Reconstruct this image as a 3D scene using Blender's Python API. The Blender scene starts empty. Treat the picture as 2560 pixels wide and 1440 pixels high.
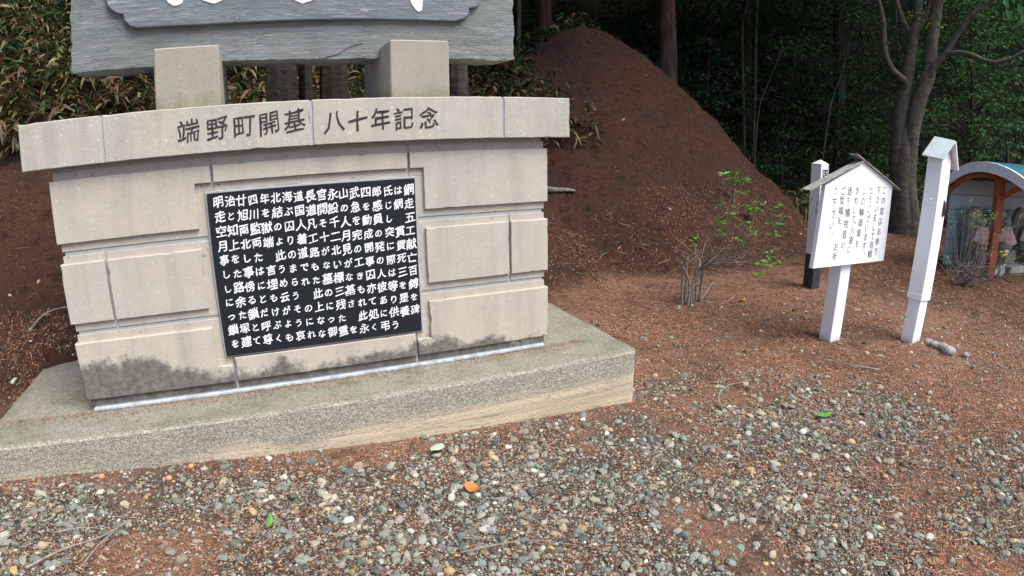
import bpy, math, random
import numpy as np
from mathutils import Vector, Matrix

random.seed(11)
RNG = np.random.default_rng(11)
scene = bpy.context.scene
COL = scene.collection

# ------------------------------------------------------------------ camera
# wide action-camera lens: theta = A*r + B*r^3 (r in sensor widths)
CAM = np.array([-1.43747, -2.84316, 1.46736])
YAW, PIT, ROL = 0.4062976, 0.2472097, -0.0159164
LA, LB = 1.7078652, -0.2650265
_f = np.array([math.sin(YAW)*math.cos(PIT), math.cos(YAW)*math.cos(PIT), -math.sin(PIT)])
_r0 = np.array([math.cos(YAW), -math.sin(YAW), 0.0])
_u0 = np.cross(_r0, _f)
_r = _r0*math.cos(ROL) + _u0*math.sin(ROL)
_u = -_r0*math.sin(ROL) + _u0*math.cos(ROL)
cd = bpy.data.cameras.new('camera')
cam = bpy.data.objects.new('camera', cd)
COL.objects.link(cam)
cam.matrix_world = Matrix(((_r[0], _u[0], -_f[0], CAM[0]), (_r[1], _u[1], -_f[1], CAM[1]),
                           (_r[2], _u[2], -_f[2], CAM[2]), (0, 0, 0, 1)))
cd.type = 'PANO'
cd.panorama_type = 'FISHEYE_LENS_POLYNOMIAL'
cd.sensor_width = 36.0
cd.sensor_fit = 'HORIZONTAL'
cd.fisheye_fov = math.radians(179)
cd.fisheye_polynomial_k0 = 0.0
cd.fisheye_polynomial_k1 = -LA/36.0
cd.fisheye_polynomial_k2 = 0.0
cd.fisheye_polynomial_k3 = -LB/36.0**3
cd.fisheye_polynomial_k4 = 0.0
cd.clip_start = 0.02
cd.clip_end = 500
scene.camera = cam

# ------------------------------------------------------------------ light
SUN_EL, SUN_AZ = 57.0, 150.0        # degrees; azimuth from +y towards +x
SKY, SUN, EXPO = 0.085, 2.2, 1.42
world = bpy.data.worlds.new('World')
scene.world = world
world.use_nodes = True
wn = world.node_tree
wn.nodes.clear()
sky = wn.nodes.new('ShaderNodeTexSky')
sky.sky_type = 'NISHITA'
sky.sun_disc = False
sky.sun_elevation = math.radians(SUN_EL)
sky.sun_rotation = math.radians(SUN_AZ)
sky.air_density = 1.0
sky.dust_density = 2.0
bg = wn.nodes.new('ShaderNodeBackground')
bg.inputs['Strength'].default_value = SKY
wo = wn.nodes.new('ShaderNodeOutputWorld')
wn.links.new(sky.outputs[0], bg.inputs[0])
wn.links.new(bg.outputs[0], wo.inputs[0])
sd = bpy.data.lights.new('sun', 'SUN')
sd.energy = SUN
sd.angle = math.radians(40)
sd.color = (1.0, 0.97, 0.93)
sun = bpy.data.objects.new('sun', sd)
COL.objects.link(sun)
_e, _a = math.radians(SUN_EL), math.radians(SUN_AZ)
sun.rotation_euler = Vector((-math.cos(_e)*math.sin(_a), -math.cos(_e)*math.cos(_a), -math.sin(_e))).to_track_quat('-Z', 'Y').to_euler()
vs = scene.view_settings
vs.view_transform = 'Standard'
vs.look = 'None'
vs.exposure = EXPO
vs.gamma = 1.0
vs.use_curve_mapping = False
scene.cycles.max_bounces = 6
scene.cycles.diffuse_bounces = 3
scene.cycles.glossy_bounces = 2
scene.cycles.transmission_bounces = 3
scene.cycles.sample_clamp_indirect = 4.0

# ------------------------------------------------------------------ materials
class NT:
    """small wrapper for building node materials"""
    def __init__(self, name):
        self.m = bpy.data.materials.new(name)
        self.m.use_nodes = True
        self.t = self.m.node_tree
        self.t.nodes.clear()
        self.o = self.t.nodes.new('ShaderNodeOutputMaterial')
        self.b = self.t.nodes.new('ShaderNodeBsdfPrincipled')
        self.t.links.new(self.b.outputs[0], self.o.inputs[0])
        self.b.inputs['Roughness'].default_value = 0.85
        self.b.inputs['Specular IOR Level'].default_value = 0.3
        self._c = None
    def link(self, a, b):
        self.t.links.new(a, b)
    def n(self, k):
        return self.t.nodes.new(k)
    def put(self, v, sock):
        if hasattr(v, 'is_linked') or hasattr(v, 'links'):
            self.link(v, sock)
        elif isinstance(v, (tuple, list)) and len(v) == 3 and sock.type == 'RGBA':
            sock.default_value = (*v, 1)
        else:
            sock.default_value = v
    def co(self, scale=None, kind='Object', rot=None):
        if self._c is None:
            self._c = self.n('ShaderNodeTexCoord')
        out = self._c.outputs[kind]
        if scale is None and rot is None:
            return out
        mp = self.n('ShaderNodeMapping')
        self.link(out, mp.inputs[0])
        if scale is not None:
            mp.inputs['Scale'].default_value = scale if isinstance(scale, tuple) else (scale,)*3
        if rot is not None:
            mp.inputs['Rotation'].default_value = rot
        return mp.outputs[0]
    def noise(self, vec, scale, detail=4, rough=0.55, dist=0.0):
        x = self.n('ShaderNodeTexNoise')
        self.link(vec, x.inputs['Vector'])
        x.inputs['Scale'].default_value = scale
        x.inputs['Detail'].default_value = detail
        x.inputs['Roughness'].default_value = rough
        x.inputs['Distortion'].default_value = dist
        return x.outputs['Fac']
    def vor(self, vec, scale, feature='F1', out='Distance', rnd=1.0):
        x = self.n('ShaderNodeTexVoronoi')
        x.feature = feature
        self.link(vec, x.inputs['Vector'])
        x.inputs['Scale'].default_value = scale
        x.inputs['Randomness'].default_value = rnd
        return x.outputs[out]
    def ramp(self, fac, stops):
        x = self.n('ShaderNodeValToRGB')
        self.put(fac, x.inputs[0])
        el = x.color_ramp.elements
        while len(el) < len(stops):
            el.new(0.5)
        for e, (p, c) in zip(el, stops):
            e.position = p
            e.color = (c, c, c, 1) if isinstance(c, (int, float)) else (*c, 1)
        return x.outputs[0]
    def mix(self, fac, a, b, mode='MIX'):
        x = self.n('ShaderNodeMix')
        x.data_type = 'RGBA'
        x.blend_type = mode
        self.put(fac, x.inputs[0])
        self.put(a, x.inputs[6])
        self.put(b, x.inputs[7])
        return x.outputs[2]
    def math(self, op, a, b=0.0, c=None, clamp=False):
        x = self.n('ShaderNodeMath')
        x.operation = op
        x.use_clamp = clamp
        self.put(a, x.inputs[0])
        self.put(b, x.inputs[1])
        if c is not None:
            self.put(c, x.inputs[2])
        return x.outputs[0]
    def xyz(self, vec):
        x = self.n('ShaderNodeSeparateXYZ')
        self.link(vec, x.inputs[0])
        return x.outputs
    def attr(self, name, out='Color'):
        x = self.n('ShaderNodeAttribute')
        x.attribute_name = name
        return x.outputs[out]
    def objrand(self):
        return self.n('ShaderNodeObjectInfo').outputs['Random']
    def bump(self, h, strength=0.3, dist=0.01, prev=None):
        x = self.n('ShaderNodeBump')
        x.inputs['Strength'].default_value = strength
        x.inputs['Distance'].default_value = dist
        self.link(h, x.inputs['Height'])
        if prev is not None:
            self.link(prev, x.inputs['Normal'])
        self.link(x.outputs[0], self.b.inputs['Normal'])
        return x.outputs[0]
    def base(self, c):
        self.put(c, self.b.inputs['Base Color'])
        return self
    def rough(self, v):
        self.put(v, self.b.inputs['Roughness'])
        return self
    def spec(self, v):
        self.b.inputs['Specular IOR Level'].default_value = v
        return self

M = {}

def mk_tuff(name, tone, stain=False, clast=0.38, moss=0):
    """beige-pink volcanic stone with pale clasts and dark specks"""
    t = NT(name)
    g = t.co(kind='Object')
    big = t.noise(g, 2.3, 4, 0.6)
    mid = t.noise(g, 11, 5, 0.6)
    fine = t.noise(g, 95, 3, 0.7)
    c = t.mix(t.ramp(big, [(0.3, 0.0), (0.72, 1.0)]), tone, tuple(x*f for x, f in zip(tone, (1.03, 0.965, 0.87))))
    c = t.mix(t.math('MULTIPLY', t.ramp(mid, [(0.40, 0.0), (0.66, 1.0)]), 0.5), c, tuple(x*0.78 for x in tone))
    c = t.mix(t.math('MULTIPLY', t.ramp(fine, [(0.35, 1.0), (0.55, 0.0)]), 0.28), c, tuple(x*0.62 for x in tone))
    rv = t.objrand()
    c = t.mix(t.math('MULTIPLY', rv, 0.30), c, tuple(x*y for x, y in zip(tone, (0.78, 0.78, 0.80))))
    c = t.mix(t.math('MULTIPLY', t.math('FRACT', t.math('MULTIPLY', rv, 7.3)), 0.35), c, tuple(x*y for x, y in zip(tone, (1.06, 0.97, 0.86))))
    wr = t.n('ShaderNodeVectorMath'); wr.operation = 'ADD'
    wn_ = t.n('ShaderNodeTexNoise'); t.link(t.co((1.0, 1.0, 1.7)), wn_.inputs['Vector']); wn_.inputs['Scale'].default_value = 55
    wsc = t.n('ShaderNodeVectorMath'); wsc.operation = 'SCALE'; t.link(wn_.outputs['Color'], wsc.inputs[0]); wsc.inputs['Scale'].default_value = 0.028
    t.link(t.co((1.0, 1.0, 1.6)), wr.inputs[0]); t.link(wsc.outputs[0], wr.inputs[1]); wr = wr.outputs[0]
    # pale clasts of different sizes
    for sc, th, stren in ((24, 0.15, clast), (58, 0.2, clast*0.8), (11, 0.09, clast*0.8)):
        x = t.n('ShaderNodeTexVoronoi')
        t.link(wr, x.inputs['Vector'])
        x.inputs['Scale'].default_value = sc
        pick = t.math('GREATER_THAN', t.xyz(x.outputs['Color'])[0], 0.55 if sc > 20 else 0.7)
        wob = t.math('ADD', x.outputs['Distance'], t.math('MULTIPLY', t.math('SUBTRACT', fine, 0.5), 0.35))
        m = t.math('MULTIPLY', t.math('LESS_THAN', wob, th), pick)
        c = t.mix(t.math('MULTIPLY', m, stren), c, tuple(min(0.75, x*1.45) for x in tone))
    x = t.n('ShaderNodeTexVoronoi')
    t.link(t.co((1.0, 1.0, 1.9)), x.inputs['Vector'])
    x.inputs['Scale'].default_value = 19
    pick = t.math('GREATER_THAN', t.xyz(x.outputs['Color'])[1], 0.62)
    hole = t.math('MULTIPLY', t.math('LESS_THAN', t.math('ADD', x.outputs['Distance'], t.math('MULTIPLY', t.math('SUBTRACT', fine, 0.5), 0.4)), 0.1), pick)
    c = t.mix(t.math('MULTIPLY', hole, 0.75), c, (0.09, 0.075, 0.06))
    # rain streaks
    st = t.noise(t.co((9.0, 9.0, 0.7)), 1.0, 4, 0.6)
    c = t.mix(t.math('MULTIPLY', t.ramp(st, [(0.46, 0.0), (0.74, 1.0)]), 0.42), c, (0.235, 0.222, 0.195))
    if stain:
        z = t.xyz(g)[2]
        w = t.noise(t.co((1.0, 1.0, 1.0)), 5.5, 6, 0.62)
        w2 = t.noise(t.co((1.0, 1.0, 1.0)), 1.6, 2, 0.5)
        lvl = t.math('ADD', 0.392, t.math('MULTIPLY', w, 0.34))
        lvl = t.math('ADD', lvl, t.math('MULTIPLY', t.math('SUBTRACT', w2, 0.55), 0.42))
        # heavier on the left part of the wall
        lx = t.math('MULTIPLY', t.math('ADD', t.xyz(g)[0], 0.9), -0.075)
        lvl = t.math('ADD', lvl, lx)
        lvl = t.math('ADD', lvl, t.math('MULTIPLY', t.math('SUBTRACT', t.noise(g, 42, 5, 0.75), 0.5), 0.16))
        s = t.ramp(t.math('ADD', t.math('MULTIPLY', t.math('SUBTRACT', lvl, z), 7.0), 0.42), [(0.30, 0.0), (0.70, 1.0)])
        bl = t.noise(g, 30, 4, 0.7)
        dark = t.mix(t.ramp(bl, [(0.35, 0.0), (0.7, 1.0)]), (0.035, 0.036, 0.034), (0.16, 0.15, 0.125))
        c = t.mix(t.math('MULTIPLY', s, 0.86), c, dark)
    if moss:
        z = t.xyz(g)[2]
        gm = t.ramp(t.math('ADD', t.math('MULTIPLY', t.math('SUBTRACT', 1.735, z), 7.0), t.math('MULTIPLY', t.noise(g, 14, 6, 0.7), 1.1)), [(0.45, 0.0), (1.0, 0.75)])
        c = t.mix(gm, c, (0.12, 0.14, 0.075))
    t.base(c)
    h = t.math('ADD', t.math('MULTIPLY', fine, 0.5), t.math('MULTIPLY', mid, 0.8))
    h = t.math('SUBTRACT', h, t.math('MULTIPLY', hole, 0.8))
    t.bump(h, 0.35, 0.006)
    t.rough(0.9)
    return t.m

M['tuff'] = mk_tuff('tuff_block', (0.448, 0.412, 0.366))
M['tuff_low'] = mk_tuff('tuff_block_stained', (0.458, 0.412, 0.352), stain=True)
M['tuff_cap'] = mk_tuff('tuff_coping', (0.415, 0.394, 0.352), clast=0.75)
M['tuff_post'] = mk_tuff('tuff_post', (0.325, 0.302, 0.256), clast=0.55, moss=1)

t = NT('mortar'); g = t.co()
t.base(t.mix(t.noise(g, 30, 5, 0.65), (0.27, 0.285, 0.295), (0.42, 0.43, 0.43))); t.bump(t.noise(g, 120, 3), 0.3, 0.003); M['mortar'] = t.m

t = NT('white_sealant'); g = t.co()
c = t.mix(t.ramp(t.noise(g, 18, 5, 0.7), [(0.42, 0.0), (0.72, 1.0)]), (0.44, 0.47, 0.51), (0.2, 0.2, 0.195))
t.base(c); M['sealant'] = t.m

# concrete plinth: exposed aggregate above, cream cement film low on the front, moss on the tread
t = NT('plinth_concrete'); g = t.co()
zz = t.xyz(g)[2]
nrm = t.xyz(t.n('ShaderNodeNewGeometry').outputs['Normal'])
fine = t.noise(g, 130, 4, 0.75)
mid = t.noise(g, 55, 4, 0.7)
bign = t.noise(g, 3.0, 5, 0.6)
agg = t.mix(t.ramp(fine, [(0.36, 0.0), (0.62, 1.0)]), (0.11, 0.102, 0.078), (0.50, 0.46, 0.375))
agg = t.mix(t.ramp(mid, [(0.42, 0.0), (0.62, 1.0)]), agg, t.mix(0.5, agg, (0.19, 0.172, 0.128)))
vz = t.n('ShaderNodeTexVoronoi'); t.link(g, vz.inputs['Vector']); vz.inputs['Scale'].default_value = 75
pk = t.math('MULTIPLY', t.math('GREATER_THAN', t.xyz(vz.outputs['Color'])[0], 0.72), t.math('LESS_THAN', vz.outputs['Distance'], 0.3))
agg = t.mix(t.math('MULTIPLY', pk, 0.6), agg, (0.42, 0.40, 0.35))
top = t.math('GREATER_THAN', nrm[2], 0.6)
moss = t.math('MULTIPLY', t.ramp(t.noise(g, 4.2, 6, 0.68), [(0.46, 0.0), (0.62, 1.0)]), t.ramp(t.noise(g, 60, 3, 0.6), [(0.35, 0.2), (0.6, 1.0)]))
topc = t.mix(0.3, agg, (0.10, 0.096, 0.07))
topc = t.mix(t.math('MULTIPLY', moss, 0.5), topc, (0.052, 0.075, 0.018))
lit = t.ramp(t.noise(g, 7, 6, 0.7), [(0.6, 0.0), (0.74, 1.0)])
topc = t.mix(t.math('MULTIPLY', lit, 0.5), topc, (0.13, 0.06, 0.035))
line = t.noise(t.co((1.1, 1.1, 38.0)), 1.0, 4, 0.6)
cream = t.mix(t.ramp(line, [(0.35, 0.0), (0.6, 1.0)]), (0.36, 0.30, 0.215), (0.53, 0.44, 0.32))
cream = t.mix(t.ramp(fine, [(0.3, 0.45), (0.5, 0.0)]), cream, (0.3, 0.25, 0.18))
lev = t.math('ADD', t.math('MULTIPLY', t.math('SUBTRACT', 0.235, zz), 9.0), t.math('MULTIPLY', t.math('SUBTRACT', bign, 0.5), 2.2))
lev = t.math('ADD', lev, t.math('MULTIPLY', t.xyz(g)[0], 0.16))
face = t.mix(t.ramp(lev, [(0.3, 0.0), (0.9, 1.0)]), agg, cream)
crk = t.noise(t.co((1.5, 1.5, 30.0)), 1.0, 3, 0.5)
face = t.mix(t.ramp(t.math('ABSOLUTE', t.math('SUBTRACT', crk, 0.52)), [(0.0, 0.55), (0.012, 0.0)]), face, (0.1, 0.09, 0.07))
c = t.mix(top, face, topc)
t.base(c)
t.bump(t.math('ADD', t.math('MULTIPLY', fine, 0.8), mid), 0.7, 0.008)
M['plinth'] = t.m

def mk_slate(name, a, b, streak, tint):
    t = NT(name); g = t.co()
    lay = t.noise(t.co((3.0, 3.0, 75.0)), 1.0, 8, 0.72, 0.15)
    lay2 = t.noise(t.co((8.0, 8.0, 170.0)), 1.0, 5, 0.72, 0.1)
    cl = t.noise(t.co((1.0, 1.0, 2.2)), 5.0, 7, 0.68)
    c = t.mix(t.ramp(lay, [(0.34, 0.0), (0.66, 1.0)]), a, b)
    c = t.mix(t.math('MULTIPLY', t.ramp(t.noise(g, 2.6, 5, 0.65), [(0.42, 0.0), (0.62, 1.0)]), 0.8), c, tint)
    c = t.mix(t.math('MULTIPLY', t.ramp(cl, [(0.34, 1.0), (0.5, 0.0)]), 0.45), c, tuple(x*0.6 for x in a))
    s = t.math('MULTIPLY', t.ramp(lay2, [(0.55, 0.0), (0.70, 1.0)]), t.ramp(t.noise(t.co((1.5, 1.5, 7.0)), 1.6, 4, 0.65), [(0.44, 0.0), (0.60, 1.0)]))
    c = t.mix(t.math('MULTIPLY', s, 0.8), c, streak)
    d = t.ramp(t.noise(t.co((11.0, 11.0, 130.0)), 1.0, 5, 0.75), [(0.32, 1.0), (0.42, 0.0)])
    c = t.mix(t.math('MULTIPLY', d, 0.6), c, (0.045, 0.05, 0.055))
    fl = t.ramp(t.noise(g, 75, 3, 0.7), [(0.66, 0.0), (0.74, 1.0)])
    c = t.mix(t.math('MULTIPLY', fl, 0.5), c, streak)
    t.base(c).rough(0.75)
    t.bump(t.math('ADD', t.math('MULTIPLY', lay2, 0.35), t.math('ADD', t.math('MULTIPLY', lay, 0.35), t.math('MULTIPLY', cl, 1.5))), 0.7, 0.014)
    return t.m
M['slate'] = mk_slate('slate_slab', (0.115, 0.136, 0.145), (0.205, 0.228, 0.228), (0.46, 0.46, 0.43), (0.15, 0.163, 0.138))
M['slate_panel'] = mk_slate('slate_name_panel', (0.105, 0.125, 0.148), (0.20, 0.222, 0.246), (0.58, 0.57, 0.55), (0.13, 0.15, 0.172))

t = NT('plaque_granite'); g = t.co()
c = t.mix(t.noise(g, 260, 2, 0.6), (0.008, 0.010, 0.013), (0.021, 0.024, 0.029))
t.base(c).rough(0.55).spec(0.12); M['plaque'] = t.m

def simple(name, a, b, sc, rough=0.85, bump=0.2, dist=0.004, spec=0.3, detail=5):
    t = NT(name); g = t.co()
    t.base(t.mix(t.ramp(t.noise(g, sc, detail, 0.62), [(0.3, 0.0), (0.72, 1.0)]), a, b)).rough(rough).spec(spec)
    if bump:
        t.bump(t.noise(g, sc*4, 4, 0.6), bump, dist)
    M[name] = t.m
simple('white_lettering', (0.62, 0.62, 0.62), (0.88, 0.88, 0.88), 40, 0.7, 0)
simple('incised_ink', (0.008, 0.008, 0.008), (0.055, 0.052, 0.048), 55, 0.8, 0)
simple('sign_ink', (0.03, 0.03, 0.035), (0.3, 0.3, 0.32), 25, 0.7, 0)
t = NT('white_paint'); g = t.co(); z = t.xyz(g)[2]
c = t.mix(t.noise(t.co((9.0, 9.0, 1.5)), 1.0, 5, 0.65), (0.76, 0.77, 0.79), (0.88, 0.885, 0.89))
pl = t.ramp(t.noise(t.co((26.0, 26.0, 5.0)), 1.0, 5, 0.75), [(0.66, 0.0), (0.70, 1.0)])
c = t.mix(t.math('MULTIPLY', pl, 0.55), c, (0.36, 0.35, 0.33))
dirt = t.ramp(t.math('ADD', t.math('MULTIPLY', t.math('SUBTRACT', 0.05, z), 7.0), t.math('MULTIPLY', t.noise(g, 22, 5, 0.7), 0.7)), [(0.3, 0.0), (0.95, 0.8)])
c = t.mix(dirt, c, (0.27, 0.19, 0.14))
t.base(c).rough(0.55); t.bump(t.noise(t.co((30.0, 30.0, 3.0)), 1.0, 4), 0.15, 0.003); M['white_paint'] = t.m
simple('black_paint', (0.018, 0.02, 0.024), (0.05, 0.054, 0.062), 14, 0.6, 0.2)
simple('orange_paint', (0.22, 0.055, 0.025), (0.40, 0.12, 0.055), 7, 0.6, 0.2)
simple('blue_metal_roof', (0.010, 0.075, 0.115), (0.022, 0.13, 0.18), 5, 0.45, 0.1)
simple('fascia_white', (0.62, 0.65, 0.68), (0.78, 0.80, 0.82), 9, 0.7, 0.2)
simple('pale_concrete', (0.22, 0.21, 0.17), (0.42, 0.40, 0.34), 9, 0.9, 0.4)
simple('statue_stone', (0.28, 0.26, 0.20), (0.50, 0.47, 0.37), 14, 0.9, 0.4)
simple('dark_stele', (0.15, 0.135, 0.12), (0.28, 0.255, 0.225), 10, 0.9, 0.3)
simple('dark_stone', (0.016, 0.014, 0.012), (0.062, 0.048, 0.038), 6, 0.95, 0.7, 0.02)
simple('pink_cloth', (0.66, 0.34, 0.34), (0.80, 0.47, 0.46), 12, 0.9, 0.2)
simple('red_cloth', (0.4, 0.03, 0.03), (0.5, 0.05, 0.05), 12, 0.9, 0)
simple('flower_white', (0.8, 0.75, 0.72), (0.85, 0.82, 0.8), 12, 0.8, 0)
simple('flower_yellow', (0.75, 0.5, 0.06), (0.85, 0.62, 0.1), 12, 0.8, 0)
simple('vase_glass', (0.35, 0.42, 0.44), (0.5, 0.56, 0.56), 12, 0.25, 0, spec=0.5)
simple('zinc_roof', (0.42, 0.49, 0.48), (0.58, 0.64, 0.62), 10, 0.5, 0.2)
simple('orange_leaf', (0.42, 0.11, 0.03), (0.62, 0.22, 0.06), 60, 0.7, 0)
simple('pale_leaf', (0.30, 0.46, 0.30), (0.42, 0.56, 0.42), 40, 0.5, 0)
simple('fresh_leaf', (0.06, 0.2, 0.025), (0.12, 0.32, 0.05), 40, 0.5, 0)
simple('twig_bark', (0.14, 0.115, 0.095), (0.33, 0.29, 0.25), 40, 0.9, 0.4)
simple('root_bark', (0.10, 0.08, 0.065), (0.34, 0.29, 0.24), 24, 0.95, 0.8, 0.01)
simple('grey_rock', (0.17, 0.155, 0.145), (0.34, 0.31, 0.28), 22, 0.9, 0.4)
simple('orange_pebble', (0.42, 0.17, 0.08), (0.58, 0.28, 0.13), 40, 0.85, 0.3)

t = NT('weathered_wood'); g = t.co()
gr = t.noise(t.co((2.0, 60.0, 60.0)), 1.0, 5, 0.65)
t.base(t.mix(t.ramp(gr, [(0.3, 0.0), (0.7, 1.0)]), (0.09, 0.083, 0.075), (0.38, 0.36, 0.33))); t.bump(gr, 0.6, 0.004); M['grey_wood'] = t.m

t = NT('peeling_white'); g = t.co()
p = t.ramp(t.noise(t.co((14.0, 14.0, 3.5)), 1.0, 5, 0.7), [(0.6, 0.0), (0.66, 1.0)])
t.base(t.mix(p, (0.66, 0.66, 0.66), (0.22, 0.21, 0.19))).rough(0.7); M['peeling_white'] = t.m

t = NT('blue_grey_plank'); g = t.co(); z = t.xyz(g)[2]
fr = t.math('FRACT', t.math('MULTIPLY', z, 5.2))
gap = t.math('LESS_THAN', fr, 0.05)
bd = t.mix(t.noise(t.co((3.0, 3.0, 30.0)), 1.0, 4), (0.33, 0.40, 0.46), (0.46, 0.53, 0.58))
t.base(t.mix(t.math('MULTIPLY', gap, 0.75), bd, (0.05, 0.06, 0.07))); t.bump(t.math('GREATER_THAN', fr, 0.05), 0.6, 0.01); M['plank'] = t.m

def bark(name, a, b, sc=(14.0, 14.0, 2.2)):
    t = NT(name); g = t.co(sc)
    r = t.noise(g, 1.0, 6, 0.7, 0.6)
    c = t.mix(t.ramp(r, [(0.34, 0.0), (0.66, 1.0)]), a, b)
    c = t.mix(t.math('MULTIPLY', t.ramp(t.noise(t.co(), 3.0, 3), [(0.5, 0.0), (0.7, 1.0)]), 0.4), c, (0.07, 0.08, 0.045))
    t.base(c).rough(0.95).spec(0.15)
    t.bump(r, 1.0, 0.03)
    M[name] = t.m
bark('pine_bark', (0.022, 0.015, 0.011), (0.13, 0.08, 0.056))
bark('smooth_bark', (0.055, 0.045, 0.036), (0.13, 0.108, 0.085), (5.0, 5.0, 9.0))
bark('dark_bark', (0.02, 0.016, 0.013), (0.07, 0.055, 0.045))
bark('sapling_bark', (0.05, 0.042, 0.035), (0.13, 0.11, 0.09), (8.0, 8.0, 5.0))

def leafmat(name, rough=0.55, trans=0.35, spec=0.25):
    """leaf colour comes from the per-leaf attribute"""
    t = NT(name)
    c = t.attr('Col')
    t.base(c).rough(rough).spec(spec)
    tr = t.n('ShaderNodeBsdfTranslucent')
    t.link(c, tr.inputs[0])
    mx = t.n('ShaderNodeMixShader')
    mx.inputs[0].default_value = trans
    t.link(t.b.outputs[0], mx.inputs[1]); t.link(tr.outputs[0], mx.inputs[2])
    t.link(mx.outputs[0], t.o.inputs[0])
    M[name] = t.m
leafmat('leaf'); leafmat('sasa_leaf', 0.5, 0.2); leafmat('litter', 0.85, 0.1, 0.1)
t = NT('needle'); t.base(t.attr('Col')).rough(0.8).spec(0.2); M['needle'] = t.m
t = NT('gravel'); g = t.co()
c = t.attr('Col')
v = t.noise(g, 70, 4, 0.65); v2 = t.noise(g, 300, 3, 0.6)
c = t.mix(t.math('MULTIPLY', t.ramp(v, [(0.35, 1.0), (0.6, 0.0)]), 0.4), c, t.mix(1.0, c, (0.5, 0.5, 0.48), 'MULTIPLY'))
c = t.mix(t.math('MULTIPLY', t.ramp(v2, [(0.55, 0.0), (0.75, 1.0)]), 0.3), c, (0.5, 0.5, 0.47))
t.base(c).rough(0.95).spec(0.12); t.bump(v, 0.6, 0.005); M['gravel'] = t.m

def soil(name, needle_a, needle_b, dark, patch):
    """needle litter over earth; Obj coordinates are world metres"""
    t = NT(name); g = t.co()
    f1 = t.noise(t.co((1.0, 1.0, 1.0), rot=(0, 0, 0.5)), 170, 4, 0.75)
    st = t.noise(t.co((60.0, 14.0, 30.0), rot=(0, 0, 0.9)), 3.0, 3, 0.7)
    st2 = t.noise(t.co((14.0, 60.0, 30.0), rot=(0, 0, 0.4)), 3.0, 3, 0.7)
    c = t.mix(t.ramp(f1, [(0.33, 0.0), (0.66, 1.0)]), needle_a, needle_b)
    hi = t.math('MAXIMUM', t.ramp(st, [(0.56, 0.0), (0.72, 1.0)]), t.ramp(st2, [(0.56, 0.0), (0.72, 1.0)]))
    c = t.mix(t.math('MULTIPLY', hi, 0.55), c, tuple(min(1, x*1.7) for x in needle_b))
    lo = t.ramp(t.noise(g, 48, 4, 0.7), [(0.34, 1.0), (0.46, 0.0)])
    c = t.mix(t.math('MULTIPLY', lo, 0.75), c, dark)
    pt = t.ramp(t.noise(g, patch, 6, 0.66, 0.5), [(0.44, 0.0), (0.64, 1.0)])
    c = t.mix(t.math('MULTIPLY', pt, 0.6), c, t.mix(f1, dark, tuple(0.5*(x+y) for x, y in zip(dark, (0.15, 0.12, 0.10)))))
    t.base(c).rough(0.95).spec(0.1)
    h = t.math('ADD', t.math('MULTIPLY', f1, 0.6), t.math('ADD', t.math('MULTIPLY', st, 0.6), t.math('MULTIPLY', st2, 0.6)))
    t.bump(h, 0.8, 0.012)
    M[name] = t.m
soil('ground_litter', (0.11, 0.048, 0.028), (0.27, 0.12, 0.068), (0.05, 0.036, 0.028), 1.3)
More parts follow.
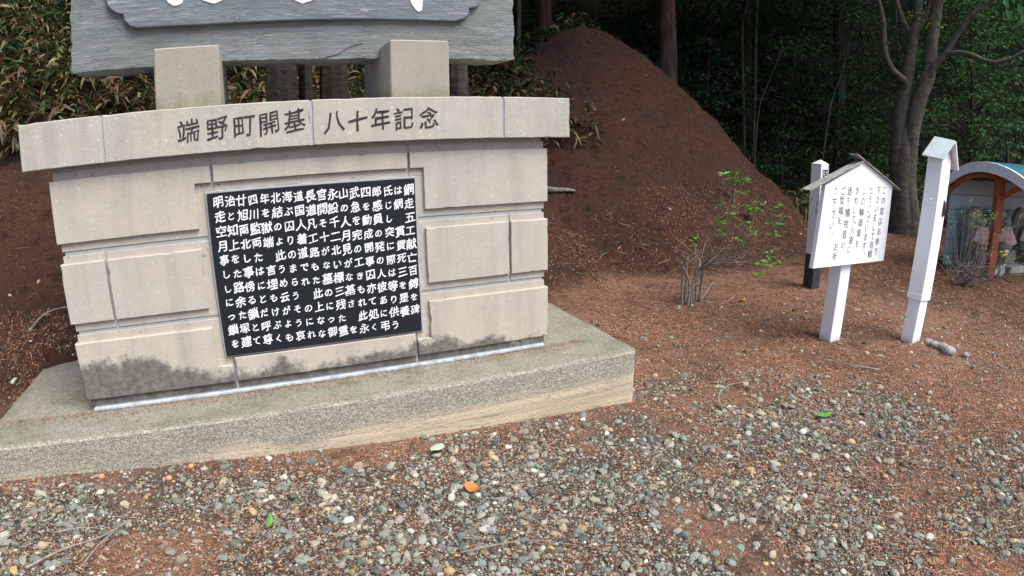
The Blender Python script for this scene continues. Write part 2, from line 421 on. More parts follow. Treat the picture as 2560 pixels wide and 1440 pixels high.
def terrain_mat():
    t = NT('terrain_soil'); g = t.co()
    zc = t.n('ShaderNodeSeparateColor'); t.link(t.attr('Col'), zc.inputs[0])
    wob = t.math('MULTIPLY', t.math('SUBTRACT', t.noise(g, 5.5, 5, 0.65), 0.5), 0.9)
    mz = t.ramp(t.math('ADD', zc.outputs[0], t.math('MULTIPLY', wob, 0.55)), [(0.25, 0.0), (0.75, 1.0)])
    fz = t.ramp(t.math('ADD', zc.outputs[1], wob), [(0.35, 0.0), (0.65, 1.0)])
    f1 = t.noise(g, 170, 4, 0.75)
    st = t.noise(t.co((60.0, 14.0, 30.0), rot=(0, 0, 0.9)), 3.0, 3, 0.7)
    st2 = t.noise(t.co((14.0, 60.0, 30.0), rot=(0, 0, 0.4)), 3.0, 3, 0.7)
    hi = t.math('MAXIMUM', t.ramp(st, [(0.56, 0.0), (0.72, 1.0)]), t.ramp(st2, [(0.56, 0.0), (0.72, 1.0)]))
    lo = t.math('MAXIMUM', t.ramp(t.noise(g, 48, 4, 0.7), [(0.34, 1.0), (0.46, 0.0)]), t.math('MULTIPLY', t.ramp(t.noise(g, 7.5, 5, 0.7), [(0.36, 1.0), (0.48, 0.0)]), 0.8))
    pt = t.ramp(t.noise(g, 1.3, 6, 0.66, 0.5), [(0.44, 0.0), (0.64, 1.0)])
    def lay(na, nb, dk, pk):
        c = t.mix(t.ramp(f1, [(0.33, 0.0), (0.66, 1.0)]), na, nb)
        c = t.mix(t.math('MULTIPLY', hi, 0.55), c, tuple(min(1, x*1.7) for x in nb))
        c = t.mix(t.math('MULTIPLY', lo, 0.85), c, dk)
        return t.mix(t.math('MULTIPLY', pt, pk), c, t.mix(f1, dk, tuple(0.5*(x+y) for x, y in zip(dk, (0.13, 0.10, 0.08)))))
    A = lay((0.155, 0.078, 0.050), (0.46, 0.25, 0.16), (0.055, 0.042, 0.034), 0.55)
    B = lay((0.040, 0.0195, 0.0130), (0.120, 0.057, 0.036), (0.014, 0.010, 0.008), 0.6)  # mound earth, with much of the canopy shade darkened into its colour
    Cc = lay((0.012, 0.0095, 0.006), (0.028, 0.020, 0.013), (0.006, 0.005, 0.004), 0.5)  # leaf mould, pushed near black to stand in for forest shade
    # fine grit between the stones
    vg = t.n('ShaderNodeTexVoronoi'); t.link(t.co((1.0, 1.0, 1.0)), vg.inputs['Vector']); vg.inputs['Scale'].default_value = 150
    gc = t.xyz(vg.outputs['Color'])
    grit = t.mix(t.ramp(gc[0], [(0.2, 0.0), (0.9, 1.0)]), (0.06, 0.048, 0.038), (0.27, 0.235, 0.19))
    grit = t.mix(t.math('GREATER_THAN', gc[1], 0.62), grit, (0.20, 0.105, 0.065))
    grit = t.mix(t.ramp(vg.outputs['Distance'], [(0.35, 0.0), (0.7, 0.85)]), grit, (0.03, 0.024, 0.02))
    gzn = t.ramp(t.math('ADD', zc.outputs[2], t.math('MULTIPLY', wob, 0.35)), [(0.30, 0.0), (0.62, 0.9)])
    A = t.mix(gzn, A, grit)
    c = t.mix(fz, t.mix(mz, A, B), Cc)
    t.base(c).rough(0.95).spec(0.1)
    h = t.math('ADD', t.math('MULTIPLY', f1, 0.6), t.math('ADD', t.math('MULTIPLY', st, 0.6), t.math('MULTIPLY', st2, 0.6)))
    h = t.math('ADD', h, t.math('MULTIPLY', t.noise(g, 14, 5, 0.7), 2.0))
    t.bump(h, 1.0, 0.024)
    M['terrain'] = t.m
terrain_mat()

# ------------------------------------------------------------------ object helpers
def tag(o, label=None, cat=None, group=None, kind=None):
    if label: o['label'] = label
    if cat: o['category'] = cat
    if group: o['group'] = group
    if kind: o['kind'] = kind
    return o
def thing(name, label, cat, loc=(0, 0, 0), rz=0.0, group=None):
    o = bpy.data.objects.new(name, None)
    o.empty_display_size = 0.1
    COL.objects.link(o)
    o.location = loc
    o.rotation_euler = (0, 0, rz)
    return tag(o, label, cat, group)
def npmesh(name, V, loops, counts, mat, parent=None, col=None, smooth=False, loc=None):
    """mesh object from numpy arrays: vertices, flat loop indices, loop counts"""
    V = np.asarray(V, dtype=np.float32)
    loops = np.asarray(loops, dtype=np.int32).ravel()
    counts = np.asarray(counts, dtype=np.int32).ravel()
    me = bpy.data.meshes.new(name)
    me.vertices.add(len(V)); me.vertices.foreach_set('co', V.ravel())
    me.loops.add(len(loops)); me.loops.foreach_set('vertex_index', loops)
    me.polygons.add(len(counts))
    st = np.zeros(len(counts), dtype=np.int32); st[1:] = np.cumsum(counts)[:-1]
    me.polygons.foreach_set('loop_start', st)
    me.polygons.foreach_set('loop_total', counts)
    me.polygons.foreach_set('use_smooth', np.full(len(counts), bool(smooth)))
    me.update(calc_edges=True)
    me.validate()
    if col is not None:
        a = me.attributes.new('Col', 'FLOAT_COLOR', 'POINT')
        c4 = np.ones((len(V), 4), dtype=np.float32); c4[:, :3] = col
        a.data.foreach_set('color', c4.ravel())
    me.materials.append(mat)
    o = bpy.data.objects.new(name, me)
    COL.objects.link(o)
    if parent is not None: o.parent = parent
    if loc is not None: o.location = loc
    return o

class MB:
    """collects solids for one mesh"""
    def __init__(self):
        self.v = []; self.f = []
    def add(self, vs, fs):
        k = len(self.v)
        self.v += [tuple(map(float, p)) for p in vs]
        self.f += [tuple(i+k for i in f) for f in fs]
        return self
    def box(self, x0, x1, y0, y1, z0, z1, ch=0.0):
        if ch <= 0:
            vs = [(x, y, z) for z in (z0, z1) for y in (y0, y1) for x in (x0, x1)]
            fs = [(0, 2, 3, 1), (4, 5, 7, 6), (0, 1, 5, 4), (2, 6, 7, 3), (0, 4, 6, 2), (1, 3, 7, 5)]
            return self.add(vs, fs)
        vs = []; idx = {}
        for sx in (0, 1):
            for sy in (0, 1):
                for sz in (0, 1):
                    X = (x0, x1)[sx]; Y = (y0, y1)[sy]; Z = (z0, z1)[sz]
                    dx = ch if sx == 0 else -ch; dy = ch if sy == 0 else -ch; dz = ch if sz == 0 else -ch
                    for a, p in (('x', (X, Y+dy, Z+dz)), ('y', (X+dx, Y, Z+dz)), ('z', (X+dx, Y+dy, Z))):
                        idx[(sx, sy, sz, a)] = len(vs); vs.append(p)
        fs = []
        I = lambda a, b, c, d: idx[(a, b, c, d)]
        for s in (0, 1):
            q = [I(s, 0, 0, 'x'), I(s, 1, 0, 'x'), I(s, 1, 1, 'x'), I(s, 0, 1, 'x')]; fs.append(q if s else q[::-1])
            q = [I(0, s, 0, 'y'), I(0, s, 1, 'y'), I(1, s, 1, 'y'), I(1, s, 0, 'y')]; fs.append(q if s else q[::-1])
            q = [I(0, 0, s, 'z'), I(1, 0, s, 'z'), I(1, 1, s, 'z'), I(0, 1, s, 'z')]; fs.append(q if s else q[::-1])
        for a in (0, 1):
            for b in (0, 1):
                fs.append([I(a, b, 0, 'x'), I(a, b, 1, 'x'), I(a, b, 1, 'y'), I(a, b, 0, 'y')] if a == b else [I(a, b, 0, 'y'), I(a, b, 1, 'y'), I(a, b, 1, 'x'), I(a, b, 0, 'x')])
                fs.append([I(a, 0, b, 'z'), I(a, 1, b, 'z'), I(a, 1, b, 'x'), I(a, 0, b, 'x')] if a == b else [I(a, 0, b, 'x'), I(a, 1, b, 'x'), I(a, 1, b, 'z'), I(a, 0, b, 'z')])
                fs.append([I(0, a, b, 'y'), I(1, a, b, 'y'), I(1, a, b, 'z'), I(0, a, b, 'z')] if a == b else [I(0, a, b, 'z'), I(1, a, b, 'z'), I(1, a, b, 'y'), I(0, a, b, 'y')])
        for a in (0, 1):
            for b in (0, 1):
                for c in (0, 1):
                    t_ = [I(a, b, c, 'x'), I(a, b, c, 'y'), I(a, b, c, 'z')]
                    fs.append(t_ if (a+b+c) % 2 == 1 else t_[::-1])
        return self.add(vs, fs)
    def prism_y(self, poly, y0, y1, ch=0.0):
        """outline in (x,z), counter-clockwise seen from -y, front at y0 (chamfered by ch), back at y1"""
        n = len(poly)
        P = np.array(poly, float)
        if ch > 0:
            F = inset(P, ch)
            vs = [(x, y0, z) for x, z in F] + [(x, y0+ch, z) for x, z in P] + [(x, y1, z) for x, z in P]
            fs = [tuple(range(n))] + [(i+n, (i+1) % n+n, (i+1) % n, i) for i in range(n)]
            fs += [(i+2*n, (i+1) % n+2*n, (i+1) % n+n, i+n) for i in range(n)] + [tuple(range(3*n-1, 2*n-1, -1))]
        else:
            vs = [(x, y0, z) for x, z in P] + [(x, y1, z) for x, z in P]
            fs = [tuple(range(n))] + [(i+n, (i+1) % n+n, (i+1) % n, i) for i in range(n)] + [tuple(range(2*n-1, n-1, -1))]
        return self.add(vs, fs)
    def tube(self, pts, rad, n=8, cap=True, wob=0.0):
        V, F = tube_geo(pts, rad, n, cap, wob)
        return self.add(V, F)
    def lathe(self, prof, cx=0, cy=0, n=16):
        vs = []; fs = []
        for r, z in prof:
            for k in range(n):
                a = 2*math.pi*k/n
                vs.append((cx+r*math.cos(a), cy+r*math.sin(a), z))
        for i in range(len(prof)-1):
            for k in range(n):
                fs.append((i*n+k, i*n+(k+1) % n, (i+1)*n+(k+1) % n, (i+1)*n+k))
        fs.append(tuple(range(n-1, -1, -1)))
        fs.append(tuple((len(prof)-1)*n+k for k in range(n)))
        return self.add(vs, fs)
    def ell(self, c, r, n=14, m=9, dent=0.0):
        prof = []
        vs = [(c[0], c[1], c[2]-r[2])]
        for i in range(1, m):
            th = math.pi*i/m
            for k in range(n):
                a = 2*math.pi*k/n
                q = 1+dent*math.sin(3*a+i*1.7+c[0]*9)*math.sin(2*th)
                vs.append((c[0]+q*r[0]*math.sin(th)*math.cos(a), c[1]+q*r[1]*math.sin(th)*math.sin(a), c[2]-r[2]*math.cos(th)))
        vs.append((c[0], c[1], c[2]+r[2]))
        fs = [(0, 1+(k+1) % n, 1+k) for k in range(n)]
        for i in range(m-2):
            for k in range(n):
                fs.append((1+i*n+k, 1+i*n+(k+1) % n, 1+(i+1)*n+(k+1) % n, 1+(i+1)*n+k))
        L = len(vs)-1; b = 1+(m-2)*n
        fs += [(b+k, b+(k+1) % n, L) for k in range(n)]
        return self.add(vs, fs)
    def build(self, name, mat, parent=None, smooth=False, xf=None, col=None, loc=None):
        V = np.array(self.v)
        if xf is not None: V = xf(V)
        return npmesh(name, V, [i for f in self.f for i in f], [len(f) for f in self.f], mat, parent, col, smooth, loc)

def inset(P, d):
    n = len(P); out = np.zeros_like(P)
    for i in range(n):
        a, b, c = P[i-1], P[i], P[(i+1) % n]
        e1 = (b-a)/np.linalg.norm(b-a); e2 = (c-b)/np.linalg.norm(c-b)
        n1 = np.array([-e1[1], e1[0]]); n2 = np.array([-e2[1], e2[0]])
        m = n1+n2
        k = d/max(0.3, 1+n1 @ n2)
        out[i] = b+m*k
    return out
def ragged(poly, step=0.035, amp=0.0012, chips=0, rnd=None, chip=0.010):
    """subdivide an outline and roughen its edges; a few chipped spots"""
    rnd = rnd or random
    P = [np.array(p, float) for p in poly]; out = []
    n = len(P)
    for i in range(n):
        a, b = P[i], P[(i+1) % n]
        L = np.linalg.norm(b-a); k = max(1, int(L/step))
        e = (b-a)/L; nn = np.array([-e[1], e[0]])
        ck = {rnd.randrange(1, k) for _ in range(chips)} if k > 3 and rnd.random() < 0.6 else set()
        for j in range(k):
            off = 0 if j == 0 else rnd.uniform(-amp, amp) + (rnd.uniform(0.4, 1)*chip if j in ck else 0)
            out.append(a+(b-a)*j/k+nn*off)
    return out
def tube_geo(pts, rad, n=8, cap=True, wob=0.0):
    P = np.array(pts, float); m = len(P)
    R = np.array(rad, float) if hasattr(rad, '__len__') else np.full(m, rad, float)
    T = np.gradient(P, axis=0); T /= np.linalg.norm(T, axis=1)[:, None]+1e-9
    ref = np.array([0.31, 0.95, 0.05]) if abs(T[0][2]) > 0.5 else np.array([0, 0, 1.0])
    vs = []; fs = []
    for i in range(m):
        a = np.cross(ref, T[i]); a /= np.linalg.norm(a)+1e-9
        b = np.cross(T[i], a)
        for k in range(n):
            w = 2*math.pi*k/n
            q = 1+(wob*math.sin(3*w+i*0.9)+wob*0.6*math.sin(5*w-i*1.7) if wob else 0)
            vs.append(P[i]+(a*math.cos(w)+b*math.sin(w))*R[i]*q)
    for i in range(m-1):
        for k in range(n):
            fs.append((i*n+k, i*n+(k+1) % n, (i+1)*n+(k+1) % n, (i+1)*n+k))
    if cap:
        fs.append(tuple(range(n-1, -1, -1))); fs.append(tuple((m-1)*n+k for k in range(n)))
    return vs, fs
def smooth_path(pts, rad, k=4):
    """Catmull-Rom through the points"""
    P = [np.array(p, float) for p in pts]; out = []; rr = []
    for i in range(len(P)-1):
        p0 = P[max(0, i-1)]; p1 = P[i]; p2 = P[i+1]; p3 = P[min(len(P)-1, i+2)]
        for j in range(k):
            t = j/k
            out.append(0.5*((2*p1)+(-p0+p2)*t+(2*p0-5*p1+4*p2-p3)*t*t+(-p0+3*p1-3*p2+p3)*t**3))
            rr.append(rad[i]+(rad[i+1]-rad[i])*t)
    out.append(P[-1]); rr.append(rad[-1])
    return out, rr

# ------------------------------------------------------------------ terrain
_perm = np.random.default_rng(5).random((256, 256))
def vnoise(x, y):
    xi = np.floor(x).astype(int); yi = np.floor(y).astype(int)
    fx = x-xi; fy = y-yi
    fx = fx*fx*(3-2*fx); fy = fy*fy*(3-2*fy)
    g = lambda a, b: _perm[a % 256, b % 256]
    return (g(xi, yi)*(1-fx)+g(xi+1, yi)*fx)*(1-fy)+(g(xi, yi+1)*(1-fx)+g(xi+1, yi+1)*fx)*fy
def fbm(x, y, o=4):
    s = 0; a = 0.5; tot = 0
    for k in range(o):
        s = s+a*vnoise(x*2**k+17*k, y*2**k+9*k); tot += a; a *= 0.5
    return s/tot
def sstep(x, a, b):
    t = np.clip((x-a)/(b-a), 0, 1)
    return t*t*(3-2*t)
def softp(x, w):
    return w*np.logaddexp(0, x/w)
def cone(x, y):
    d = np.hypot(x-3.56, y-5.8)
    d = d*(1+0.035*np.sin(3*np.arctan2(y-5.8, x-3.56)+1)) + 0.30*(fbm(x*1.1, y*1.1, 4)-0.5)
    return 3.24-1.10*(np.sqrt(d*d+0.9**2)-0.9)
def lefthill(x, y):
    y0 = 0.45+0.40*np.clip(x+3.0, 0, 6)
    h = 0.66*(y-y0)+0.5*(fbm(x*0.5+4, y*0.5, 3)-0.5)
    h = np.where(y > 13, h-0.3*(y-13), h)
    return h*(1-sstep(x, 1.6, 4.6))
def forest(x, y):
    s = x*0.45+y*0.89-9.6
    return 0.46*softp(s, 0.8)*sstep(s, -2, 6)+0.5*softp(s-7, 1.5)+0.35*(fbm(x*0.4, y*0.4, 3)-0.5)*sstep(s, -1, 3)
def Hraw(x, y):
    x = np.asarray(x, float); y = np.asarray(y, float)
    flat = 0.055*np.clip(0.43-x, 0, 2.9)+0.03*(fbm(x*0.8, y*0.8, 3)-0.5)
    c = cone(x, y); l = lefthill(x, y); f = forest(x, y)
    rise = np.maximum(np.maximum(softp(c, 0.06), softp(l, 0.08)), f)
    return flat, rise, c, l, f
def H(x, y):
    fl, r, c, l, f = Hraw(x, y)
    return fl+r+(0.20*(fbm(np.asarray(x)*2.3, np.asarray(y)*2.3, 5)-0.5)+0.10*(fbm(np.asarray(x)*7, np.asarray(y)*7, 3)-0.5))*np.clip(r*1.5, 0, 1)+0.012*(fbm(np.asarray(x)*9, np.asarray(y)*9, 2)-0.5)
def Hs(x, y):
    return float(H(np.array([x]), np.array([y]))[0])

gb_y = np.array([-2.9, -1.93, -1.52, -1.07, -0.66, -0.30, -0.15, 0.1])
gb_x = np.array([2.3, 2.05, 1.95, 1.80, 1.66, 1.42, 1.0, 0.55])
def gravel_density(x, y):
    xb = np.interp(y, gb_y, gb_x)
    d = 1-sstep(x-xb+0.5*(fbm(x*2+3, y*2, 3)-0.5), -0.30, 0.55)
    d = d*(1-sstep(y, -0.2, 0.15))
    pat = sstep(fbm(x*1.9+9, y*1.9+2, 4), 0.28, 0.54)
    near = 0.35+0.65*sstep(-(y+0.28), 0.03, 0.30)*1.0           # thinner against the plinth
    near = np.where(x > -0.3, np.maximum(near, 0.85), near)
    d = d*(0.22+0.78*pat)*near
    sparse = 0.07+0.12*sstep(x, 1.5, 3)*sstep(-y, 0.3, 1.6)
    return np.clip(np.maximum(d, sparse*(y < 1.2)), 0, 1)
def axis(a, b, fine0, fine1, st):
    o = list(np.arange(fine0, fine1+1e-6, st)); s = st; p = fine1
    while p < b: s *= 1.18; p += s; o.append(p)
    s = st; p = fine0; q = []
    while p > a: s *= 1.18; p -= s; q.append(p)
    return np.array(q[::-1]+o)
gx = axis(-45, 60, -4.2, 7.6, 0.06); gy = axis(-25, 60, -2.9, 7.2, 0.06)
GX, GY = np.meshgrid(gx, gy)
GZ = H(GX, GY)
fl, rs, cc, ll, ff = Hraw(GX, GY)
nx, ny = len(gx), len(gy)
GV = np.stack([GX, GY, GZ], -1).reshape(-1, 3)
ii = (np.arange(ny-1)[:, None]*nx+np.arange(nx-1)[None]).ravel()
Q = np.stack([ii, ii+1, ii+nx+1, ii+nx], -1)
zone = np.zeros((ny, nx), int)
zone[(rs > 0.16)] = 2
zone[(cc > 0.10) & (cc >= ll-0.35) & (cc >= ff) & (GX > 0.2)] = 1
zq = zone.ravel()[Q[:, 0]]
# what covers the soil: mound earth near the cone and low on the bank, leaf mould under the forest, both darkened for tree shade
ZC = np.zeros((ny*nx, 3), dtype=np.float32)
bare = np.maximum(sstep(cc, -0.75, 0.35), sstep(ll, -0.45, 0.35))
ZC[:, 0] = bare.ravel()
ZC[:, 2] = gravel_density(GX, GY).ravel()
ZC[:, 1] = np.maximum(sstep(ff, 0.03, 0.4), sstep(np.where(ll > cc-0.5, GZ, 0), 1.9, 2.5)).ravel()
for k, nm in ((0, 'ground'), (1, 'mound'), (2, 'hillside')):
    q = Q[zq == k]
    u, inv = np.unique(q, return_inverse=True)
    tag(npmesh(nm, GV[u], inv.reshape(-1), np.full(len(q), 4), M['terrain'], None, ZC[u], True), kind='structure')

# ------------------------------------------------------------------ lettering
_gl = {}
def glyph(ch, offset=0.0):
    """triangulated outline of one character, centred on its em box, em = 1"""
    key = (ch, offset)
    if key in _gl: return _gl[key]
    c = bpy.data.curves.new('glyph', 'FONT')
    c.body = ch; c.resolution_u = 3; c.offset = offset
    o = bpy.data.objects.new('glyph', c); COL.objects.link(o)
    dg = bpy.context.evaluated_depsgraph_get()
    me = bpy.data.meshes.new_from_object(o.evaluated_get(dg), depsgraph=dg)
    n = len(me.vertices); v = np.zeros(n*3, dtype=np.float32); me.vertices.foreach_get('co', v); v = v.reshape(-1, 3)
    f = [tuple(p.vertices) for p in me.polygons]
    bpy.data.objects.remove(o); bpy.data.curves.remove(c); bpy.data.meshes.remove(me)
    v = v[:, :2].astype(float)
    if n: v = v-np.array([0.448, 0.335])
    _gl[key] = (v, f)
    return _gl[key]
class Text:
    def __init__(self): self.v = []; self.f = []
    def put(self, ch, x, z, w, h, offset=0.0, slant=0.0, rot=0.0, brush=0.0, rnd=random):
        v, f = glyph(ch)
        if not len(v): return
        p = v.copy()/0.90
        if brush:
            s = rnd.uniform(0, 50)
            p[:, 0] += brush*(vnoise(p[:, 0]*4+s, p[:, 1]*4+s)-0.5)*2
            p[:, 1] += brush*(vnoise(p[:, 0]*4+s+31, p[:, 1]*4+s+7)-0.5)*2
        p[:, 1] += slant*p[:, 0]
        c, s = math.cos(rot), math.sin(rot)
        p = np.stack([p[:, 0]*c-p[:, 1]*s, p[:, 0]*s+p[:, 1]*c], -1)
        d = offset
        for n_, (dx, dz) in enumerate(((0, 0), (d, 0.4*d), (-d, -0.4*d), (-0.5*d, d), (0.5*d, -d))[:5 if d else 1]):
            k = len(self.v)
            self.v += [(x+(a+dx)*w, -0.00012*n_, z+(b+dz)*h) for a, b in p]
            self.f += [tuple(i+k for i in q) for q in f]
    def build(self, name, mat, y, parent):
        V = np.array([(a, y+c, b) for a, c, b in self.v])
        return npmesh(name, V, [i for q in self.f for i in q], [len(q) for q in self.f], mat, parent)

# ------------------------------------------------------------------ the stone memorial
mon = thing('stone_memorial', 'wide stone block memorial with engraved black plaque and big slate slab on two posts', 'memorial', (-1.21, 0.3, 0))
OFF = np.array([1.21, -0.3, 0.0])
xf = lambda V: V+OFF
R_ = random.Random(3)
# plinth
mb = MB()
def plinth_geo():
    x0, x1, y0, y1, z0, z1 = -2.935, 0.43, -0.279, 0.90, -0.25, 0.323
    nx_, ny_ = 90, 30
    vs = []; fs = []
    prof = [(0.0, z0), (0.0, 0.10), (0.0, 0.20), (0.0, z1-0.016), (0.006, z1-0.005), (0.018, z1)]
    ring = []
    for k in range(nx_+1): ring.append((x0+(x1-x0)*k/nx_, y0, 0, -1))
    for k in range(1, ny_+1): ring.append((x1, y0+(y1-y0)*k/ny_, 1, 0))
    for k in range(1, nx_+1): ring.append((x1-(x1-x0)*k/nx_, y1, 0, 1))
    for k in range(1, ny_): ring.append((x0, y1-(y1-y0)*k/ny_, -1, 0))
    cx, cy = (x0+x1)/2, (y0+y1)/2
    n = len(ring)
    for ins, z in prof:
        for (x, y, a, b) in ring:
            sx = ins/((x1-x0)/2); sy = ins/((y1-y0)/2)
            j = 0.004*(fbm(np.array([x*9+y*7]), np.array([z*14+3]), 3)[0]-0.5)
            if z > z1-0.01: j += 0.006*(vnoise(np.array([x*16+y*13]), np.array([3.3]))[0]-0.5)
            vs.append((cx+(x-cx)*(1-sx)+a*j, cy+(y-cy)*(1-sy)+b*j, z+(j if z > 0.3 else 0)))
    for i in range(len(prof)-1):
        for k in range(n):
            fs.append((i*n+k, i*n+(k+1) % n, (i+1)*n+(k+1) % n, (i+1)*n+k))
    # worn corners
    V = np.array(vs)
    for (X, Y) in ((x0, y0), (x1, y0), (x0, y1), (x1, y1)):
        d = np.hypot(V[:, 0]-X, V[:, 1]-Y)
        w = np.clip(1-d/0.05, 0, 1)**1.5
        V[:, 0] += (cx-V[:, 0])*w*0.010; V[:, 1] += (cy-V[:, 1])*w*0.030
        V[:, 2] -= w*0.012*(V[:, 2] > 0.3)
    # top tread as a grid strip
    b = (len(prof)-1)*n
    fs.append(tuple(b+k for k in range(n)))
    return V.tolist(), fs
mb.add(*plinth_geo())
mb.build('plinth', M['plinth'], mon, xf=xf)
# mortar core behind the blocks
XL, XR, YM = -2.405, -0.015, 0.018
mb = MB(); mb.box(XL+0.012, XR-0.012, YM+0.005, 0.72, 0.325, 1.47)
mb.build('mortar_core', M['mortar'], mon, xf=xf)
mb = MB(); mb.box(XL+0.004, XR-0.006, 0.004, 0.05, 0.3235, 0.341, 0.003)
mb.build('sealant_strip', M['sealant'], mon, xf=xf)
# courses: margin (draft) slab + raised panel; panel wraps the ends by 14 mm
PL, PR = -2.42, 0.0
WL, WR, WT, WB = -1.748, -0.671, 1.340, 0.474      # recess round the plaque
QL, QR, QT, QB = -1.708, -0.708, 1.302, 0.512      # mortar bed of the plaque
J = 0.006
def block(margins, panels, mat, label=None):
    mb = MB()
    for (x0, x1, z0, z1) in margins:
        mb.prism_y(ragged([(x0, z0), (x1, z0), (x1, z1), (x0, z1)], 0.05, 0.0006, 0, R_), YM, 0.70, 0.0015)
    for poly in panels:
        mb.prism_y(ragged(poly, 0.03, 0.0006, 1, R_, R_.uniform(.004, .011)), 0.0, 0.69, 0.003)
    o = mb.build('stone_block', mat, mon, xf=xf)
    return o
T = M['tuff']
# course 1 (top)
z0, z1, p0, p1 = 1.098, 1.455, 1.136, 1.417
a, b = -1.669, -0.745
block([(XL, a-J, QT, z1), (XL, QL, z0, QT)], [[(PL, p0), (WL, p0), (WL, WT), (a-J, WT), (a-J, p1), (PL, p1)]], T)
block([(a+J, b-J, QT, z1)], [[(a+J, WT), (b-J, WT), (b-J, p1), (a+J, p1)]], T)
block([(b+J, XR, QT, z1), (QR, XR, z0, QT)], [[(b+J, WT), (WR, WT), (WR, p0), (PR, p0), (PR, p1), (b+J, p1)]], T)
# course 2
z0, z1, p0, p1 = 0.724, 1.077, 0.763, 1.043
for (x0, x1, q0, q1) in ((XL, -2.2-J, PL, -2.2-J), (-2.2+J, QL, -2.2+J, WL)):
    block([(x0, x1, z0, z1)], [[(q0, p0), (q1, p0), (q1, p1), (q0, p1)]], T)
for (x0, x1, q0, q1) in ((QR, -0.22-J, WR, -0.22-J), (-0.22+J, XR, -0.22+J, PR)):
    block([(x0, x1, z0, z1)], [[(q0, p0), (q1, p0), (q1, p1), (q0, p1)]], T)
# course 3 (bottom)
z0, z1, p0, p1 = 0.349, 0.706, 0.388, 0.669
a, b = -1.669, -0.748
TL = M['tuff_low']
block([(XL, a-J, z0, QB), (XL, QL, QB, z1)], [[(PL, p0), (a-J, p0), (a-J, WB), (WL, WB), (WL, p1), (PL, p1)]], TL)
block([(a+J, b-J, z0, QB)], [[(a+J, p0), (b-J, p0), (b-J, QB-0.004), (a+J, QB-0.004)]], TL)
block([(b+J, XR, z0, QB), (QR, XR, QB, z1)], [[(b+J, p0), (PR, p0), (PR, p1), (WR, p1), (WR, WB), (b+J, WB)]], TL)
# coping: four stones
CY0, CY1, CZ0, CZ1 = -0.052, 0.78, 1.4742, 1.680
cj = [-2.522, -2.140, -1.204, -0.271, 0.107]
caps = []
for i in range(4):
    x0 = cj[i]+(0.006 if i else 0); x1 = cj[i+1]-(0.006 if i < 3 else 0)
    mb = MB(); mb.prism_y(ragged([(x0, CZ0), (x1, CZ0), (x1, CZ1), (x0, CZ1)], 0.04, 0.0008, 1, R_, 0.005), CY0, CY1, 0.004)
    caps.append(mb.build('coping_stone', M['tuff_cap'], mon, xf=xf))
for x in cj[1:4]:
    mb = MB(); mb.box(x-0.0075, x+0.0075, CY0+0.006, CY1-0.01, CZ0+0.002, CZ1-0.003)
    mb.build('coping_mortar', M['mortar'], mon, xf=xf)
mb = MB(); mb.box(XL+0.02, XR-0.02, 0.022, 0.70, 1.4555, 1.4738)
mb.build('bed_mortar', M['mortar'], mon, xf=xf)
rt = random.Random(8)
tx = Text()
for ch, x, z in zip('端野町開基', (-1.758, -1.631, -1.511, -1.399, -1.285), (1.573, 1.573, 1.576, 1.580, 1.586)):
    tx.put(ch, x+1.21, z, 0.092, 0.098, 0.006, 0.17, rt.uniform(-.03, .03), 0.045, rt)
tx.build('inscription', M['incised_ink'], CY0-0.0012-0.3, caps[1])
tx = Text()
for ch, x, z in zip('八十年記念', (-1.104, -0.999, -0.887, -0.778, -0.656), (1.571, 1.570, 1.573, 1.573, 1.575)):
    tx.put(ch, x+1.21, z, 0.090, 0.098, 0.010, 0.14, rt.uniform(-.03, .03), 0.045, rt)
tx.build('inscription', M['incised_ink'], CY0-0.0012-0.3, caps[2])
# black plaque in its mortar bed
mb = MB(); mb.prism_y(ragged([(QL, QB), (QR, QB), (QR, QT), (QL, QT)], 0.03, 0.002, 0, R_), 0.008, 0.60, 0.003)
mb.build('plaque_bed', M['mortar'], mon, xf=xf)
mb = MB(); mb.box(-1.698, -0.718, -0.002, 0.05, 0.521, 1.292, 0.002)
plq = mb.build('plaque', M['plaque'], mon, xf=xf)
rows = ['明治廿四年北海道長官永山武四郎氏は網', '走と旭川を結ぶ国道開設の急を感じ網走', '空知兩監獄の囚人凡そ千人を動員し　五',
        '月上北両端より着工十二月完成の突貫工', '事をした　此の道路が北見の開発に貢献', 'した事は言うまでもないが工事の際死亡',
        'し路傍に埋められた墓標なき囚人は三百', 'に余るとも云う　此の三基も亦彼等を縛', 'った鎖だけがその上に残されてあり是を',
        '鎖塚と呼ぶようになった　此処に供養碑', 'を建て尊くも哀れな御霊を永く弔う']
tx = Text(); rt = random.Random(21)
for r, row in enumerate(rows):
    for c, ch in enumerate(row):
        if ch == '　': continue
        kana = '\u3040' <= ch <= '\u30ff'
        x = -1.650+c*0.0528+rt.uniform(-.0015, .0015)
        z = 1.247-r*0.0668-0.00068*c+rt.uniform(-.0015, .0015)
        s = (0.0375 if kana else 0.0462)*rt.uniform(0.92, 1.06)
        tx.put(ch, x+1.21, z, s*1.0, s*1.04, 0.019 if not kana else 0.024, 0.15, rt.uniform(-.05, .05), 0.05, rt)
tx.build('inscription', M['white_lettering'], -0.002-0.0009-0.3, plq)
# two square posts carrying the slab
for x0, x1, zt in ((-1.900, -1.606, 1.956), (-0.820, -0.527, 1.960)):
    mb = MB(); mb.box(x0, x1, 0.0, 0.72, 1.6795, zt, 0.006)
    mb.build('support_post', M['tuff_post'], mon, xf=xf)
